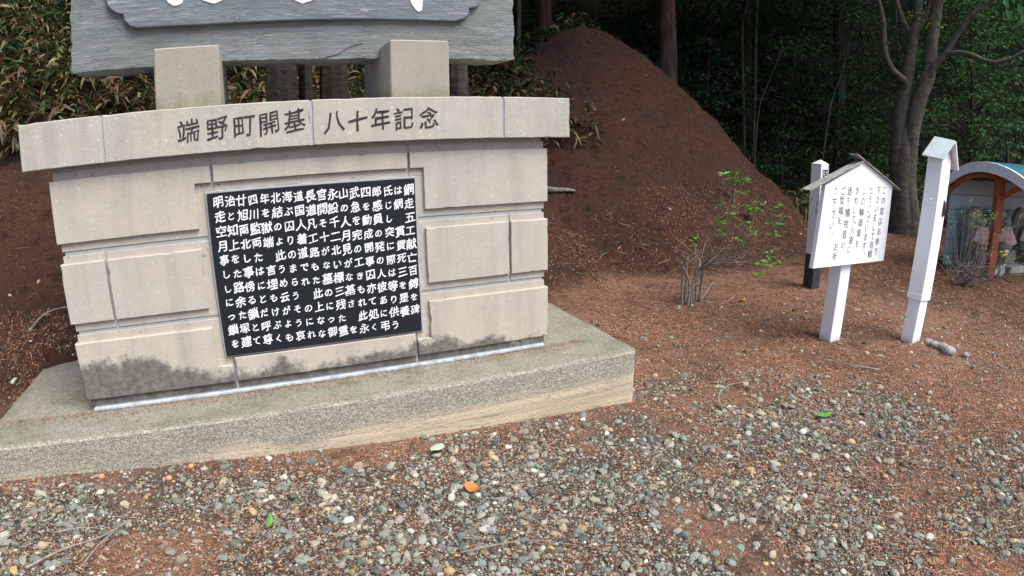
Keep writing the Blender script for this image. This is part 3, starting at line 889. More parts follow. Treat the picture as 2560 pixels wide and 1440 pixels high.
# rough slate slab with a wavy split lower edge
rs_ = random.Random(5)
xs = np.linspace(-2.337, -0.082, 64)
low = [1.9135, 1.915, 1.9155, 1.911, 1.914, 1.902, 1.904, 1.905, 1.899, 1.909]
lx = [-2.337, -2.24, -2.122, -2.004, -1.518, -1.026, -0.822, -0.326, -0.165, -0.082]
def slab_geo():
    nz, ny_ = 34, 7
    vs = []; fs = []
    zl = np.interp(xs, lx, low)+np.array([rs_.uniform(-.0025, .0025) for _ in xs])
    ztop = 3.05+0.05*np.sin(xs*3)
    def depth(x, s):       # split front face relief
        a = 0.010*(fbm(np.array([x*1.6]), np.array([s*1.6*1.1]), 4)[0]-0.5)
        return a
    m = len(xs)
    for yi in range(2):
        for k in range(nz):
            s = k/(nz-1)
            for i, x in enumerate(xs):
                z = zl[i]+(ztop[i]-zl[i])*s
                y = 0.230+depth(x, z*1.3) if yi == 0 else 0.47+0.02*math.sin(x*5+z*3)
                if yi == 1 and k == 0: z -= 0.004*math.sin(x*17)
                ex = 0.004*math.sin(z*31)+0.003*math.sin(z*77) if i in (0, m-1) else 0
                vs.append((x+ex, y, z))
    I = lambda yi, k, i: yi*nz*m+k*m+i
    for k in range(nz-1):
        for i in range(m-1):
            fs.append((I(0, k, i), I(0, k, i+1), I(0, k+1, i+1), I(0, k+1, i)))
            fs.append((I(1, k, i+1), I(1, k, i), I(1, k+1, i), I(1, k+1, i+1)))
    for i in range(m-1):
        fs.append((I(0, 0, i+1), I(0, 0, i), I(1, 0, i), I(1, 0, i+1)))
        fs.append((I(0, nz-1, i), I(0, nz-1, i+1), I(1, nz-1, i+1), I(1, nz-1, i)))
    for k in range(nz-1):
        fs.append((I(0, k, 0), I(0, k+1, 0), I(1, k+1, 0), I(1, k, 0)))
        fs.append((I(0, k+1, m-1), I(0, k, m-1), I(1, k, m-1), I(1, k+1, m-1)))
    return vs, fs
slab = MB().add(*slab_geo()).build('slate_slab', M['slate'], mon, xf=xf)
mb = MB()      # flaked ridge and saw cut on the slab face
mb.prism_y([(-0.372, 1.985), (-0.300, 1.978), (-0.128, 1.9115), (-0.150, 1.9115), (-0.306, 1.972)], 0.2262, 0.2335)
mb.build('flaked_ridge', M['slate'], slab, xf=xf)
mb = MB()
mb.prism_y([(-1.125, 1.905), (-1.04, 1.925), (-0.98, 1.962), (-0.905, 1.982), (-0.90, 1.990), (-0.985, 1.974), (-1.05, 1.938), (-1.13, 1.914)], 0.2262, 0.2335)
mb.build('flaked_ridge', M['slate'], slab, xf=xf)
# name panel with stepped rounded corners
left = [(-2.01, 2.0965), (-2.045, 2.110), (-2.069, 2.137), (-2.075, 2.169), (-2.095, 2.171), (-2.122, 2.186), (-2.147, 2.212), (-2.158, 2.245), (-2.158, 2.62), (-2.12, 2.66), (-2.075, 2.67), (-2.065, 2.72), (-2.01, 2.745)]
right = [(-0.42, 2.745), (-0.36, 2.72), (-0.348, 2.67), (-0.31, 2.66), (-0.278, 2.62), (-0.276, 2.225), (-0.284, 2.203), (-0.312, 2.180), (-0.347, 2.172), (-0.349, 2.142), (-0.378, 2.115), (-0.424, 2.1000)]
mid = [(-0.6, 2.099), (-0.926, 2.100), (-1.233, 2.0965), (-1.5, 2.093), (-1.705, 2.091)]
poly = (left+right+mid)[::-1]
mb = MB(); mb.prism_y(poly, 0.200, 0.233, 0.004)
pan = mb.build('name_panel', M['slate_panel'], slab, xf=xf)
strokes = [[(-1.872, 2.235), (-1.858, 2.206), (-1.832, 2.189), (-1.803, 2.192), (-1.789, 2.200), (-1.780, 2.26), (-1.80, 2.34), (-1.86, 2.40), (-1.90, 2.36)],
           [(-1.72, 2.24), (-1.694, 2.209), (-1.665, 2.197), (-1.637, 2.188), (-1.612, 2.197), (-1.589, 2.206), (-1.55, 2.25), (-1.6, 2.29), (-1.68, 2.28)],
           [(-1.29, 2.24), (-1.252, 2.195), (-1.212, 2.176), (-1.154, 2.196), (-1.10, 2.24), (-1.14, 2.30), (-1.25, 2.30)],
           [(-0.672, 2.26), (-0.668, 2.202), (-0.660, 2.180), (-0.640, 2.151), (-0.621, 2.140), (-0.606, 2.150), (-0.600, 2.20), (-0.598, 2.5), (-0.64, 2.56), (-0.675, 2.5)]]
for s in strokes:
    mb = MB(); mb.prism_y(ragged(s, 0.012, 0.002, 0, rs_), 0.1955, 0.2015, 0.002)
    mb.build('brush_stroke', M['white_lettering'], pan, xf=xf)

# ------------------------------------------------------------------ rough stones standing behind the memorial
def rough_stone(x0, x1, yb, z1, lean, label, seed):
    r = random.Random(seed)
    w = (x1-x0); cx = (x0+x1)/2; z0 = Hs(cx, yb)-0.2
    mb = MB(); n = 10; vs = []; fs = []; L = 9
    for i in range(L):
        s = i/(L-1)
        k = 1-0.22*s**3
        for j in range(n):
            a = 2*math.pi*j/n
            q = (abs(math.cos(a))**6+abs(math.sin(a))**6)**(-1/6)
            rr = q*(1+r.uniform(-.05, .05))
            vs.append((cx+lean*s+w/2*k*rr*math.cos(a), yb+0.16*k*rr*math.sin(a), z0+(z1-z0)*s+(r.uniform(-.03, .03) if i else 0)))
    for i in range(L-1):
        for j in range(n): fs.append((i*n+j, i*n+(j+1) % n, (i+1)*n+(j+1) % n, (i+1)*n+j))
    fs.append(tuple((L-1)*n+j for j in range(n)))
    o = mb.add(vs, fs).build('standing_stone', M['dark_stone'], None, loc=None)
    tag(o, label, 'stone')
rough_stone(-1.42, -1.165, 1.45, 2.15, 0.02, 'dark rough standing stone behind the coping, left of the gap beneath the slate slab', 1)
rough_stone(-1.145, -1.04, 1.50, 2.10, -0.01, 'narrow brown standing stone seen in the gap beneath the slate slab', 2)
rough_stone(-1.02, -0.80, 1.45, 2.14, 0.0, 'grey brown standing stone behind the coping beside the right support post', 3)
rough_stone(-0.08, 0.075, 1.50, 2.12, 0.0, 'dark upright stone behind the memorial, right of the right support post', 4)

# ------------------------------------------------------------------ roadside signs and posts
def plate(mb, p, q, y0, y1, th):
    """sloping board in the xz plane from p to q, thickness th upward"""
    p = np.array(p); q = np.array(q); e = (q-p)/np.linalg.norm(q-p); n = np.array([-e[1], e[0]])
    if n[1] < 0: n = -n
    pts = [p, q, q+n*th, p+n*th]
    if (pts[1]-pts[0])[0]*(pts[2]-pts[1])[1]-(pts[1]-pts[0])[1]*(pts[2]-pts[1])[0] < 0: pts = pts[::-1]
    mb.prism_y(pts, y0, y1, 0.0015)

# notice board with a house shaped panel
sg = thing('notice_board', 'white house shaped notice board with handwritten Japanese text under two weathered roof boards', 'sign', (2.417, -0.10, 0))
gs = Hs(2.417, -0.1)-0.12
MB().box(-0.064, 0.064, -0.056, 0.056, gs, 1.15, 0.004).build('post', M['white_paint'], sg).rotation_euler = (0, math.radians(3), 0)
bp = [(-0.435, 0.617), (0.494, 0.594), (0.525, 1.192), (0.095, 1.366), (-0.363, 1.195)]
bo = MB().prism_y(bp, -0.096, -0.060, 0.002).build('board', M['white_paint'], sg)
mb = MB(); plate(mb, (-0.560, 1.160), (0.068, 1.366), -0.118, -0.045, 0.010); mb.build('roof_board', M['grey_wood'], sg)
mb = MB(); plate(mb, (-0.025, 1.414), (0.620, 1.152), -0.118, -0.045, 0.010); mb.build('roof_board', M['grey_wood'], sg)
rt = random.Random(14)
cols = ['この度はお参り', '下さいまして有難', 'とうございます。', 'この輪廻車を', 'まわして、六道に', '迷う犠牲者の', 'ご冥福を、　お祈', 'り下さい。']
cx_ = (0.401, 0.318, 0.218, 0.120, 0.024, -0.069, -0.150, -0.242)
for i, cl in enumerate(cols):
    zt = 1.152; z = zt; tx = Text()
    pitch = 0.0795 if i in (0, 7) else 0.0700 if len(cl) >= 8 else 0.079
    for ch in cl:
        x = cx_[i]-0.088*(zt-z)
        if ch == '、':
            tx.put(ch, x+0.052, z+0.062, 0.05, 0.055, 0.006, 0.0, 0, 0.01, rt); z -= 0.014 if i == 4 else 0.05; continue
        if ch == '。':
            tx.put(ch, x+0.048, z+0.030, 0.06, 0.055, 0.0, 0.0, 0, 0.01, rt); continue
        w = 0.058*rt.uniform(.9, 1.05)*(1.0 if not ('\u3040' <= ch <= '\u30ff') else .92)
        tx.put(ch, x+rt.uniform(-.005, .005), z, w, 0.062*rt.uniform(.9, 1.05), 0.003, 0.06, rt.uniform(-.06, .06), 0.05, rt)
        z -= pitch
    tx.build('text_column', M['sign_ink'], -0.0972, bo)

# old marker post, white above black
mp = thing('marker_post', 'weathered square wooden post, white above and black below, standing behind the notice board', 'post', (3.66, 1.105, 0))
gz_ = Hs(3.66, 1.1)-0.1
MB().box(-0.064, 0.064, -0.064, 0.064, gz_, 0.36, 0.004).build('black_base', M['black_paint'], mp)
mb = MB()
w = 0.063
mb.add([(-w, -w, 0.3602), (w, -w, 0.3602), (w, w, 0.3602), (-w, w, 0.3602), (-w, -w, 1.283), (w, -w, 1.283), (w, w, 1.283), (-w, w, 1.283), (0, 0, 1.325)],
       [(3, 2, 1, 0), (0, 1, 5, 4), (1, 2, 6, 5), (2, 3, 7, 6), (3, 0, 4, 7), (4, 5, 8), (5, 6, 8), (6, 7, 8), (7, 4, 8)])
up = mb.build('white_shaft', M['peeling_white'], mp)
tx = Text()
for k, ch in enumerate('国道'): tx.put(ch, 0.004, 1.185-0.088*k, 0.085, 0.078, 0.022, 0.05, 0, 0.03)
tx.build('lettering', M['incised_ink'], -0.0642, up)

# prayer wheel post
pw = thing('prayer_wheel_post', 'tall white square wooden post with a slotted dark wheel and a small gabled cap', 'post', (2.992, -0.495, 0))
pw.rotation_euler = (0, math.radians(5.6), 0)
gw = Hs(3.03, -0.5)-0.12
MB().box(-0.062, 0.062, -0.056, 0.056, gw, 0.352, 0.004).build('lower_post', M['white_paint'], pw)
MB().box(-0.080, 0.073, -0.068, 0.066, 0.340, 0.388, 0.003).build('collar', M['white_paint'], pw)
MB().box(-0.077, 0.077, -0.066, 0.066, 0.3885, 1.44, 0.004).build('upper_post', M['white_paint'], pw)
mb = MB(); mb.prism_y([(-0.077, 1.4405), (0.077, 1.4405), (0.0, 1.53)], -0.064, 0.064); mb.build('gable', M['white_paint'], pw)
def tip(V):
    V = V.copy(); a = 0.13; y = V[:, 1]+.02; z = V[:, 2]-1.49
    V[:, 1] = -.02+y*math.cos(a)-z*math.sin(a); V[:, 2] = 1.49+y*math.sin(a)+z*math.cos(a)
    return V
mb = MB(); plate(mb, (-0.130, 1.422), (0.004, 1.584), -0.110, 0.075, 0.015); mb.build('roof_board', M['zinc_roof'], pw, xf=tip)
mb = MB(); plate(mb, (-0.003, 1.577), (0.150, 1.378), -0.113, 0.075, 0.015); mb.build('roof_board', M['white_paint'], pw, xf=tip)
mb = MB(); n = 28                         # wheel disc turning in its slot, its rim showing through the front
vs = []
for x in (0.030, 0.052):
    for k in range(n):
        a = 2*math.pi*k/n
        vs.append((x, 0.022+0.11*math.cos(a), 1.06+0.11*math.sin(a)))
fs = [tuple(range(n-1, -1, -1)), tuple(range(n, 2*n))]+[(k, (k+1) % n, n+(k+1) % n, n+k) for k in range(n)]
mb.add(vs, fs).build('wheel', M['black_paint'], pw)
MB().ell((-0.084, -0.01, 1.115), (0.012, 0.010, 0.010)).build('knob', M['white_paint'], pw, smooth=True)

# stones at the foot of the post
for (x, y, a, b, c, l) in ((3.05, -0.64, .075, .05, .035, 'small grey stone touching the foot of the prayer wheel post'),
                           (3.04, -0.71, .085, .06, .035, 'brownish grey stone second from the prayer wheel post'),
                           (3.03, -0.785, .09, .055, .04, 'long grey stone in the middle of the row by the post'),
                           (2.99, -0.85, .095, .065, .045, 'largest pale grey stone in the row beside the prayer wheel post'),
                           (3.06, -0.965, .05, .035, .025, 'little grey stone lying apart at the right end of the row')):
    o = MB().ell((0, 0, 0), (a*.62, b*.8, c), 12, 8, 0.18).build('rock', M['grey_rock'], None, True, loc=(x, y, Hs(x, y)+c*0.45))
    o.rotation_euler = (0.15, -0.1, x*37 % 3)
    tag(o, l, 'rock', 'stones beside the prayer wheel post')

# ------------------------------------------------------------------ little shrine with stone figures
SH = thing('shrine_shelter', 'small open shrine shelter with arched white fascia, blue roof and orange post', 'shelter', (6.14, 0.20, 0), math.radians(-14))
mb = MB()
mb.prism_y([(-0.25, -0.2), (2.9, -0.2), (2.9, 0.035), (-0.25, 0.035)], -0.12, 1.2, 0.006)
mb.build('floor_slab', M['pale_concrete'], SH)
mb = MB(); mb.box(-0.05, 2.8, 0.70, 0.74, 0.03, 1.28); mb.build('back_wall', M['plank'], SH)
def arch(y): return 1.412-(0.33 if y > 0 else 0.20)*(y/0.72)**2-(0.05 if y > 0 else 0.02)*(y/0.72)**4
ys = np.linspace(-0.60, 0.86, 15)
def arch_band(mb, x0, x1, dz0, dz1):
    n = len(ys); vs = []; fs = []
    for x in (x0, x1):
        for y in ys: vs.append((x, y, arch(y-0.12)+dz0))
        for y in ys: vs.append((x, y, arch(y-0.12)+dz1))
    a = 2*n
    for i in range(n-1):
        fs += [(i+1, i, n+i, n+i+1), (a+i, a+i+1, a+n+i+1, a+n+i), (i, i+1, a+i+1, a+i), (n+i+1, n+i, a+n+i, a+n+i+1)]
    fs += [(0, a, a+n, n), (n-1, 2*n-1, a+2*n-1, a+n-1)]
    mb.add(vs, fs)
mb = MB(); arch_band(mb, -0.150, 2.95, -0.012, 0.012); mb.build('roof', M['blue_metal_roof'], SH)
mb = MB(); arch_band(mb, -0.19, -0.155, -0.115, 0.010); mb.build('fascia', M['fascia_white'], SH)
mb = MB(); mb.box(-0.155, 2.9, -0.585, -0.553, arch(-0.70)-0.075, arch(-0.70)+0.02); mb.build('eave_board', M['fascia_white'], SH)
mb = MB(); mb.box(-0.05, 0.055, -0.05, 0.05, 0.0355, 1.30, 0.004); pst = mb.build('post', M['orange_paint'], SH)
pst.rotation_euler = (0, 0, math.radians(-20))
mb = MB(); mb.box(-0.06, 0.06, -0.30, 0.36, 1.2405, 1.32, 0.004); mb.build('cross_beam', M['orange_paint'], SH)
for sgn in (-1,):
    mb = MB(); mb.tube(smooth_path([(0.0, 0.04*sgn, 1.0), (0, 0.25*sgn, 1.14), (0, 0.50*sgn, 1.20 if sgn < 0 else 1.12)], [0.03, 0.03, 0.03])[0], 0.032, 6); mb.build('brace', M['orange_paint'], SH)
mb = MB(); mb.tube(smooth_path([(-0.10, y, arch(y-.12)-.145) for y in (-.02, .15, .3, .45, .6, .74)], [0.03]*6)[0], 0.036, 6); mb.build('arched_rib', M['orange_paint'], SH)
cs, sn = math.cos(math.radians(-14)), math.sin(math.radians(-14))
def shw(x, y): return (6.14+x*cs-y*sn, 0.20+x*sn+y*cs)
def statue(lx, ly, label):
    X, Y = shw(lx, ly)
    s = thing('stone_statue', label, 'statue', (X, Y, 0.036), math.radians(-14), 'bibbed stone statues in the shrine shelter')
    MB().box(-0.19, 0.19, -0.30, 0.17, 0.0, 0.10, 0.006).build('pedestal', M['pale_concrete'], s)
    MB().box(-0.12, 0.12, -0.14, 0.1, 0.1005, 0.28, 0.008).build('lotus_block', M['dark_stele'], s)
    P = [(-0.16, 0.101), (0.16, 0.101)]+[(0.16*math.cos(a), 0.64+0.17*math.sin(a)) for a in np.linspace(0, math.pi, 13)]
    MB().prism_y(P, 0.105, 0.17, 0.004).build('stele', M['dark_stele'], s)
    P = [(-0.125, 0.29), (0.125, 0.29)]+[(0.125*math.cos(a), 0.63+0.135*math.sin(a)) for a in np.linspace(0, math.pi, 13)]
    MB().prism_y(P, 0.085, 0.1045, 0.003).build('stele_niche', M['statue_stone'], s)
    MB().lathe([(0.10, 0.281), (0.105, 0.34), (0.095, 0.45), (0.085, 0.53), (0.05, 0.57), (0.03, 0.585)], 0, -0.005, 14).build('figure', M['statue_stone'], s, True)
    mb = MB(); mb.ell((0, -0.01, 0.635), (0.052, 0.055, 0.066)); mb.ell((0, -0.066, 0.63), (0.009, 0.010, 0.014), 8, 6); mb.ell((0.053, -0.005, 0.632), (0.008, 0.014, 0.026), 8, 6); mb.ell((-0.053, -0.005, 0.632), (0.008, 0.014, 0.026), 8, 6)
    mb.build('head', M['statue_stone'], s, True)
    vs = []; fs = []; n = 17
    for i in range(6):
        for k in range(n):
            a = math.pi*(1.08-1.16*k/(n-1)) if False else math.pi+math.pi*k/(n-1)
            r = 0.062+0.018*i+0.004*math.sin(k*1.7)*i
            vs.append((r*math.cos(a)*1.15, -0.01+r*math.sin(a)*0.85, 0.575-0.034*i-0.012*i*math.sin(math.pi*k/(n-1))))
    for i in range(5):
        for k in range(n-1): fs.append((i*n+k, (i+1)*n+k, (i+1)*n+k+1, i*n+k+1))
    b = MB().add(vs, fs).build('bib', M['pink_cloth'], s, True)
    sm = b.modifiers.new('cloth', 'SOLIDIFY'); sm.thickness = 0.006; sm.offset = 1
statue(0.20, 0.36, 'stone statue in a pink bib left of the orange post')
statue(0.74, 0.36, 'stone statue in a pink bib half hidden behind the orange post')
statue(1.22, 0.34, 'stone statue in a pink bib right of the orange post, at the photo edge')
def vase(lx, ly, label, petal):
    X, Y = shw(lx, ly)
    v = thing('flower_vase', label, 'vase', (X, Y, 0.036), 0, 'flower vases in the shrine shelter')
    MB().lathe([(0.024, 0.0), (0.028, 0.03), (0.022, 0.09), (0.026, 0.13)], 0, 0, 12).build('vase', M['vase_glass'], v, True)
    mb = MB(); r = random.Random(int(lx*100))
    for k in range(6):
        a = r.uniform(0, 6.3); d = r.uniform(.01, .04)
        mb.tube([(0, 0, 0.1), (d*.5*math.cos(a), d*.5*math.sin(a), 0.2), (d*math.cos(a), d*math.sin(a), 0.27+r.uniform(-.02, .03))], 0.003, 5)
    mb.build('stems', M['fresh_leaf'], v)
    mb = MB(); r = random.Random(int(lx*100))
    for k in range(6):
        a = r.uniform(0, 6.3); d = r.uniform(.01, .04); z = 0.275+r.uniform(-.02, .03)
        mb.ell((d*math.cos(a)*1.1, d*math.sin(a)*1.1, z), (0.026, 0.026, 0.016), 9, 6, 0.2)
    mb.build('blossoms', M[petal], v, True)
vase(0.46, 0.12, 'small vase of white flowers between the left statue and the orange post', 'flower_white')
vase(0.98, 0.10, 'small vase of pale flowers right of the orange post', 'flower_white')
vase(0.30, 0.05, 'small vase with yellow flowers left of the orange post', 'flower_yellow')

# ------------------------------------------------------------------ small scattered geometry
def in_view(P, margin=500):
    """keep scatter near what the photo can see (with a generous margin)"""
    d = P-CAM
    X = d @ _r; Y = d @ _u; Z = d @ _f
    th = np.arctan2(np.hypot(X, Y), Z); rr = th/LA
    for _ in range(6): rr = rr-(LA*rr+LB*rr**3-th)/(LA+3*LB*rr**2)
    h = np.hypot(X, Y)+1e-9
    px = 1280+2560*rr*X/h; py = 720-2560*rr*Y/h
    return (Z > 0.02) & (px > -margin) & (px < 2560+margin) & (py > -margin) & (py < 1440+margin*0.6)
def unit(V): return V/(np.linalg.norm(V, axis=1)[:, None]+1e-9)
def leaves_geo(P, D, N, L, W, fold=0.12):
    """one folded rhombic leaf per row"""
    D = unit(D); S = unit(np.cross(D, N)); N = np.cross(S, D)
    L = L[:, None]; W = W[:, None]
    V = np.stack([P, P+D*L*0.42+S*W*0.5+N*W*fold, P+D*L-N*L*0.10, P+D*L*0.42-S*W*0.5+N*W*fold], 1)
    n = len(P)
    return V.reshape(-1, 3), np.arange(4*n), np.full(n, 4)
def build_leaves(name, P, D, N, L, W, C, mat, parent=None, fold=0.12):
    V, l, c = leaves_geo(P, D, N, L, W, fold)
    return npmesh(name, V, l, c, mat, parent, np.repeat(C, 4, axis=0))
def lance_geo(P, D, N, L, W, droop):
    """long bamboo-grass blades: tri + quad + tri, bending down"""
    D = unit(D); S = unit(np.cross(D, N)); N = np.cross(S, D); n = len(P)
    L = L[:, None]; W = W[:, None]; dr = droop[:, None]
    dn = np.array([0, 0, -1.0])
    a = P+D*L*0.33+dn*L*dr*0.10+N*W*0.06; b = P+D*L*0.68+dn*L*dr*0.42; t = P+D*L*0.96+dn*L*dr*0.95
    V = np.stack([P, a+S*W*0.5, a-S*W*0.5, b+S*W*0.42, b-S*W*0.42, t], 1).reshape(-1, 3)
    k = (np.arange(n)*6)[:, None]
    l = (k+np.array([0, 2, 1, 1, 2, 4, 3, 3, 4, 5])).ravel()
    return V, l, np.tile([3, 4, 3], n)

def ico(sub):
    import bmesh
    bm = bmesh.new(); bmesh.ops.create_icosphere(bm, subdivisions=sub, radius=1.0)
    v = np.array([p.co[:] for p in bm.verts]); f = np.array([[q.index for q in p.verts] for p in bm.faces]); bm.free()
    return v, f
def rot_rand(n, rng, flat=0.5):
    """random rotations: free heading, limited tilt"""
    a = rng.uniform(0, 2*np.pi, n); t = rng.normal(0, flat, n); b = rng.uniform(0, 2*np.pi, n)
    ca, sa, ct, st, cb, sb = np.cos(a), np.sin(a), np.cos(t), np.sin(t), np.cos(b), np.sin(b)
    Z = lambda c, s: np.stack([np.stack([c, -s, 0*c], -1), np.stack([s, c, 0*c], -1), np.stack([0*c, 0*c, 1+0*c], -1)], 1)
    X = np.stack([np.stack([1+0*ct, 0*ct, 0*ct], -1), np.stack([0*ct, ct, -st], -1), np.stack([0*ct, st, ct], -1)], 1)
    return Z(ca, sa) @ X @ Z(cb, sb)
STONE = np.array([(.20, .225, .205), (.17, .20, .205), (.24, .25, .235), (.36, .36, .335), (.30, .26, .205), (.38, .27, .14), (.20, .14, .105),
                  (.50, .49, .46), (.10, .105, .10), (.22, .19, .195), (.155, .19, .18), (.27, .25, .21), (.31, .31, .28)])
SPROB = np.array([.17, .12, .15, .08, .10, .03, .05, .025, .06, .04, .085, .06, .03]); SPROB /= SPROB.sum()
def stones_geo(P, size, rng, sub, squash=(0.45, 0.8)):
    bv, bf = ico(sub); V = []; F = []; C = []; k = 0
    kinds = 12
    sets = np.array_split(rng.permutation(len(P)), kinds)
    for s in sets:
        if not len(s): continue
        # one angular pebble shape per kind
        w = bv.copy()
        for _ in range(9):          # planar cuts give facets
            d = rng.normal(size=3); d /= np.linalg.norm(d); h = rng.uniform(0.5, 0.95)
            q = w @ d; w -= np.outer(np.clip(q-h, 0, None), d)
        w *= np.array([1.0, rng.uniform(0.6, 0.95), rng.uniform(*squash)])
        n = len(s); R = rot_rand(n, rng, 0.35)
        sc = size[s][:, None, None]*rng.uniform(0.85, 1.15, (n, 1, 3))
        v = (w[None]*sc) @ R.transpose(0, 2, 1)+P[s][:, None, :]
        v[:, :, 2] += (size[s]*rng.uniform(-0.15, 0.30, n))[:, None]
        V.append(v.reshape(-1, 3))
        F.append((bf[None]+(k+np.arange(n)*len(bv))[:, None, None]).reshape(-1, 3)); k += n*len(bv)
        c = np.clip(STONE[rng.choice(len(STONE), n, p=SPROB)]*np.array([1.0, 0.96, 0.85])*rng.uniform(0.5, 1.35, (n, 1)), 0, .6)
        C.append(np.repeat(c, len(bv), axis=0))
    return np.concatenate(V), np.concatenate(F), np.concatenate(C)
def scatter(n, x0, x1, y0, y1, rng, dens=None, margin=350):
    x = rng.uniform(x0, x1, n); y = rng.uniform(y0, y1, n)
    keep = ~((x > -2.93) & (x < 0.425) & (y > -0.275) & (y < 0.9))
    if dens is not None: keep &= rng.random(n) < dens(x, y)
    x, y = x[keep], y[keep]
    P = np.stack([x, y, H(x, y)], -1)
    return P[in_view(P, margin)]
g_ = np.random.default_rng(2)
parts = []; k = 0
for n, lo, hi, pw, sub in ((15500, .0115, .030, 2.0, 2), (110000, .0055, .0120, 1.5, 1), (230000, .0028, .006, 1.2, 1)):
    P = scatter(n, -3.6, 4.6, -2.75, 1.3, g_, gravel_density)
    s = lo+(hi-lo)*g_.random(len(P))**pw
    V, F, C = stones_geo(P, s, g_, sub)
    parts.append((V, F+k, C)); k += len(V)
V = np.concatenate([p[0] for p in parts]); F = np.concatenate([p[1] for p in parts]); C = np.concatenate([p[2] for p in parts])
tag(npmesh('gravel', V, F.ravel(), np.full(len(F), 3), M['gravel'], None, C), 'loose grey green gravel spread over the ground in front of the memorial', 'gravel', kind='stuff')

# fallen conifer needles
NEED = np.array([(.38, .165, .09), (.46, .22, .125), (.26, .115, .066), (.55, .33, .21), (.13, .07, .045), (.40, .18, .105)])
def needles(n, x0, x1, y0, y1, rng, dens, lo=.012, hi=.03, dark=1.0, w=.0013):
    P = scatter(n, x0, x1, y0, y1, rng, dens, 250)
    m = len(P); a = rng.uniform(0, 2*np.pi, m)
    D = np.stack([np.cos(a), np.sin(a), rng.normal(0.04, 0.22, m)], -1)
    e = 0.03
    gxn = (H(P[:, 0]+e, P[:, 1])-H(P[:, 0]-e, P[:, 1]))/(2*e); gyn = (H(P[:, 0], P[:, 1]+e)-H(P[:, 0], P[:, 1]-e))/(2*e)
    D[:, 2] += D[:, 0]*gxn+D[:, 1]*gyn
    P = P+np.array([0, 0, 1])*rng.uniform(.001, 1, m)[:, None]**2*.018
    N = np.tile([0, 0, 1.0], (m, 1))+rng.normal(0, .3, (m, 3))
    L = rng.uniform(lo, hi, m); W = np.full(m, w)*rng.uniform(.7, 1.4, m)
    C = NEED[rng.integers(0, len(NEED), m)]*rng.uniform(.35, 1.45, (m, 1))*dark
    return P, D, N, L, W, C
nd = lambda x, y: (0.55+0.45*(1-gravel_density(x, y)))*(0.12+0.88*sstep(fbm(x*3.4+40, y*3.4, 4), .40, .58))
A = needles(210000, -3.4, 3.6, -2.7, 1.2, g_, nd, .014, .040, 1.0, .0026)
B = needles(110000, 0.4, 8.0, -2.6, 3.0, g_, lambda x, y: 0.4+0.6*sstep(fbm(x*1.3, y*1.3, 3), .35, .6)+0*x, .018, .05, 1.0, .0036)
tag(build_leaves('needle_litter', *[np.concatenate([a, b]) for a, b in zip(A, B)], M['needle'], fold=0.0), 'carpet of red brown fallen conifer needles over the open ground', 'needles', kind='stuff')
A = needles(60000, -0.2, 7.5, 1.2, 7.0, g_, lambda x, y: (cone(x, y) > -0.1)*1.0, .02, .06, 0.42, .003)  # same needles as in the open, darkened to carry the mound's shade
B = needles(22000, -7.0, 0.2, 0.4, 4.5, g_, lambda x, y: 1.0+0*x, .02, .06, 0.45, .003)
C5 = list(needles(9000, -0.3, 7.5, 1.2, 8.5, g_, lambda x, y: np.clip(0.25+0.75*sstep(fbm(x*1.7, y*1.7, 3), .45, .62), 0, 1)*(cone(x, y) > 0.1), .06, .19, 1.0, .0045))
C5[1][:, 2] += g_.uniform(.0, .9, len(C5[0])); C5[5] = np.array([(.13, .08, .045), (.085, .05, .03), (.17, .115, .07), (.06, .04, .028)])[g_.integers(0, 4, len(C5[0]))]*g_.uniform(.6, 1.2, (len(C5[0]), 1))
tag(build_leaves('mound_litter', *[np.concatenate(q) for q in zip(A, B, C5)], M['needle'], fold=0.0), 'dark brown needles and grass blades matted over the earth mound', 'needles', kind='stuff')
# broken leaves and bark bits
def bits(n, x0, x1, y0, y1, rng, pal, lo, hi, dens=None, zoff=.006):
    P = scatter(n, x0, x1, y0, y1, rng, dens, 200); m = len(P)
    a = rng.uniform(0, 6.283, m)
    e = 0.04
    g1 = (H(P[:, 0]+e, P[:, 1])-H(P[:, 0]-e, P[:, 1]))/(2*e); g2 = (H(P[:, 0], P[:, 1]+e)-H(P[:, 0], P[:, 1]-e))/(2*e)
    N = unit(np.stack([-g1, -g2, np.ones(m)], -1)+rng.normal(0, .35, (m, 3)))
    D = np.stack([np.cos(a), np.sin(a), 0*a], -1); D = D-N*(D*N).sum(1)[:, None]
    L = rng.uniform(lo, hi, m); W = L*rng.uniform(.15, .55, m)
    return P+N*zoff, D, N, L, W, np.array(pal)[rng.integers(0, len(pal), m)]*rng.uniform(.6, 1.15, (m, 1))
pal = [(.30, .20, .12), (.20, .12, .075), (.42, .33, .22), (.13, .085, .06), (.48, .40, .30), (.33, .15, .06)]
A = bits(1500, -6, 7, .4, 6.5, g_, pal, .02, .075, lambda x, y: 0.25+0.75*(np.abs(cone(x, y)-.2) < .5))
B = bits(2600, -3, 8, -2.4, 2.6, g_, pal, .008, .035)
C3 = list(bits(1500, -.2, 5.5, 1.0, 3.2, g_, [(.16, .12, .09), (.25, .20, .15), (.09, .065, .05)], .08, .26, lambda x, y: np.clip(1.25-np.abs(cone(x, y)-.15)*1.2-.15*np.abs(x-1.2), .05, 1)))
C3[4] = np.full(len(C3[0]), .006); C3[0] = C3[0]+np.array([0, 0, .012])
C4 = list(bits(2600, -6, 7, .6, 6.8, g_, [(.10, .07, .045), (.16, .11, .07), (.06, .045, .03)], .05, .16, lambda x, y: 1.0*(H(x, y) > .25)))
C4[4] = np.full(len(C4[0]), .004)
tag(build_leaves('leaf_litter', *[np.concatenate(q) for q in zip(A, B, C3, C4)], M['litter']), 'scattered bits of dry leaf and bark on the ground and mound', 'leaf litter', kind='stuff')

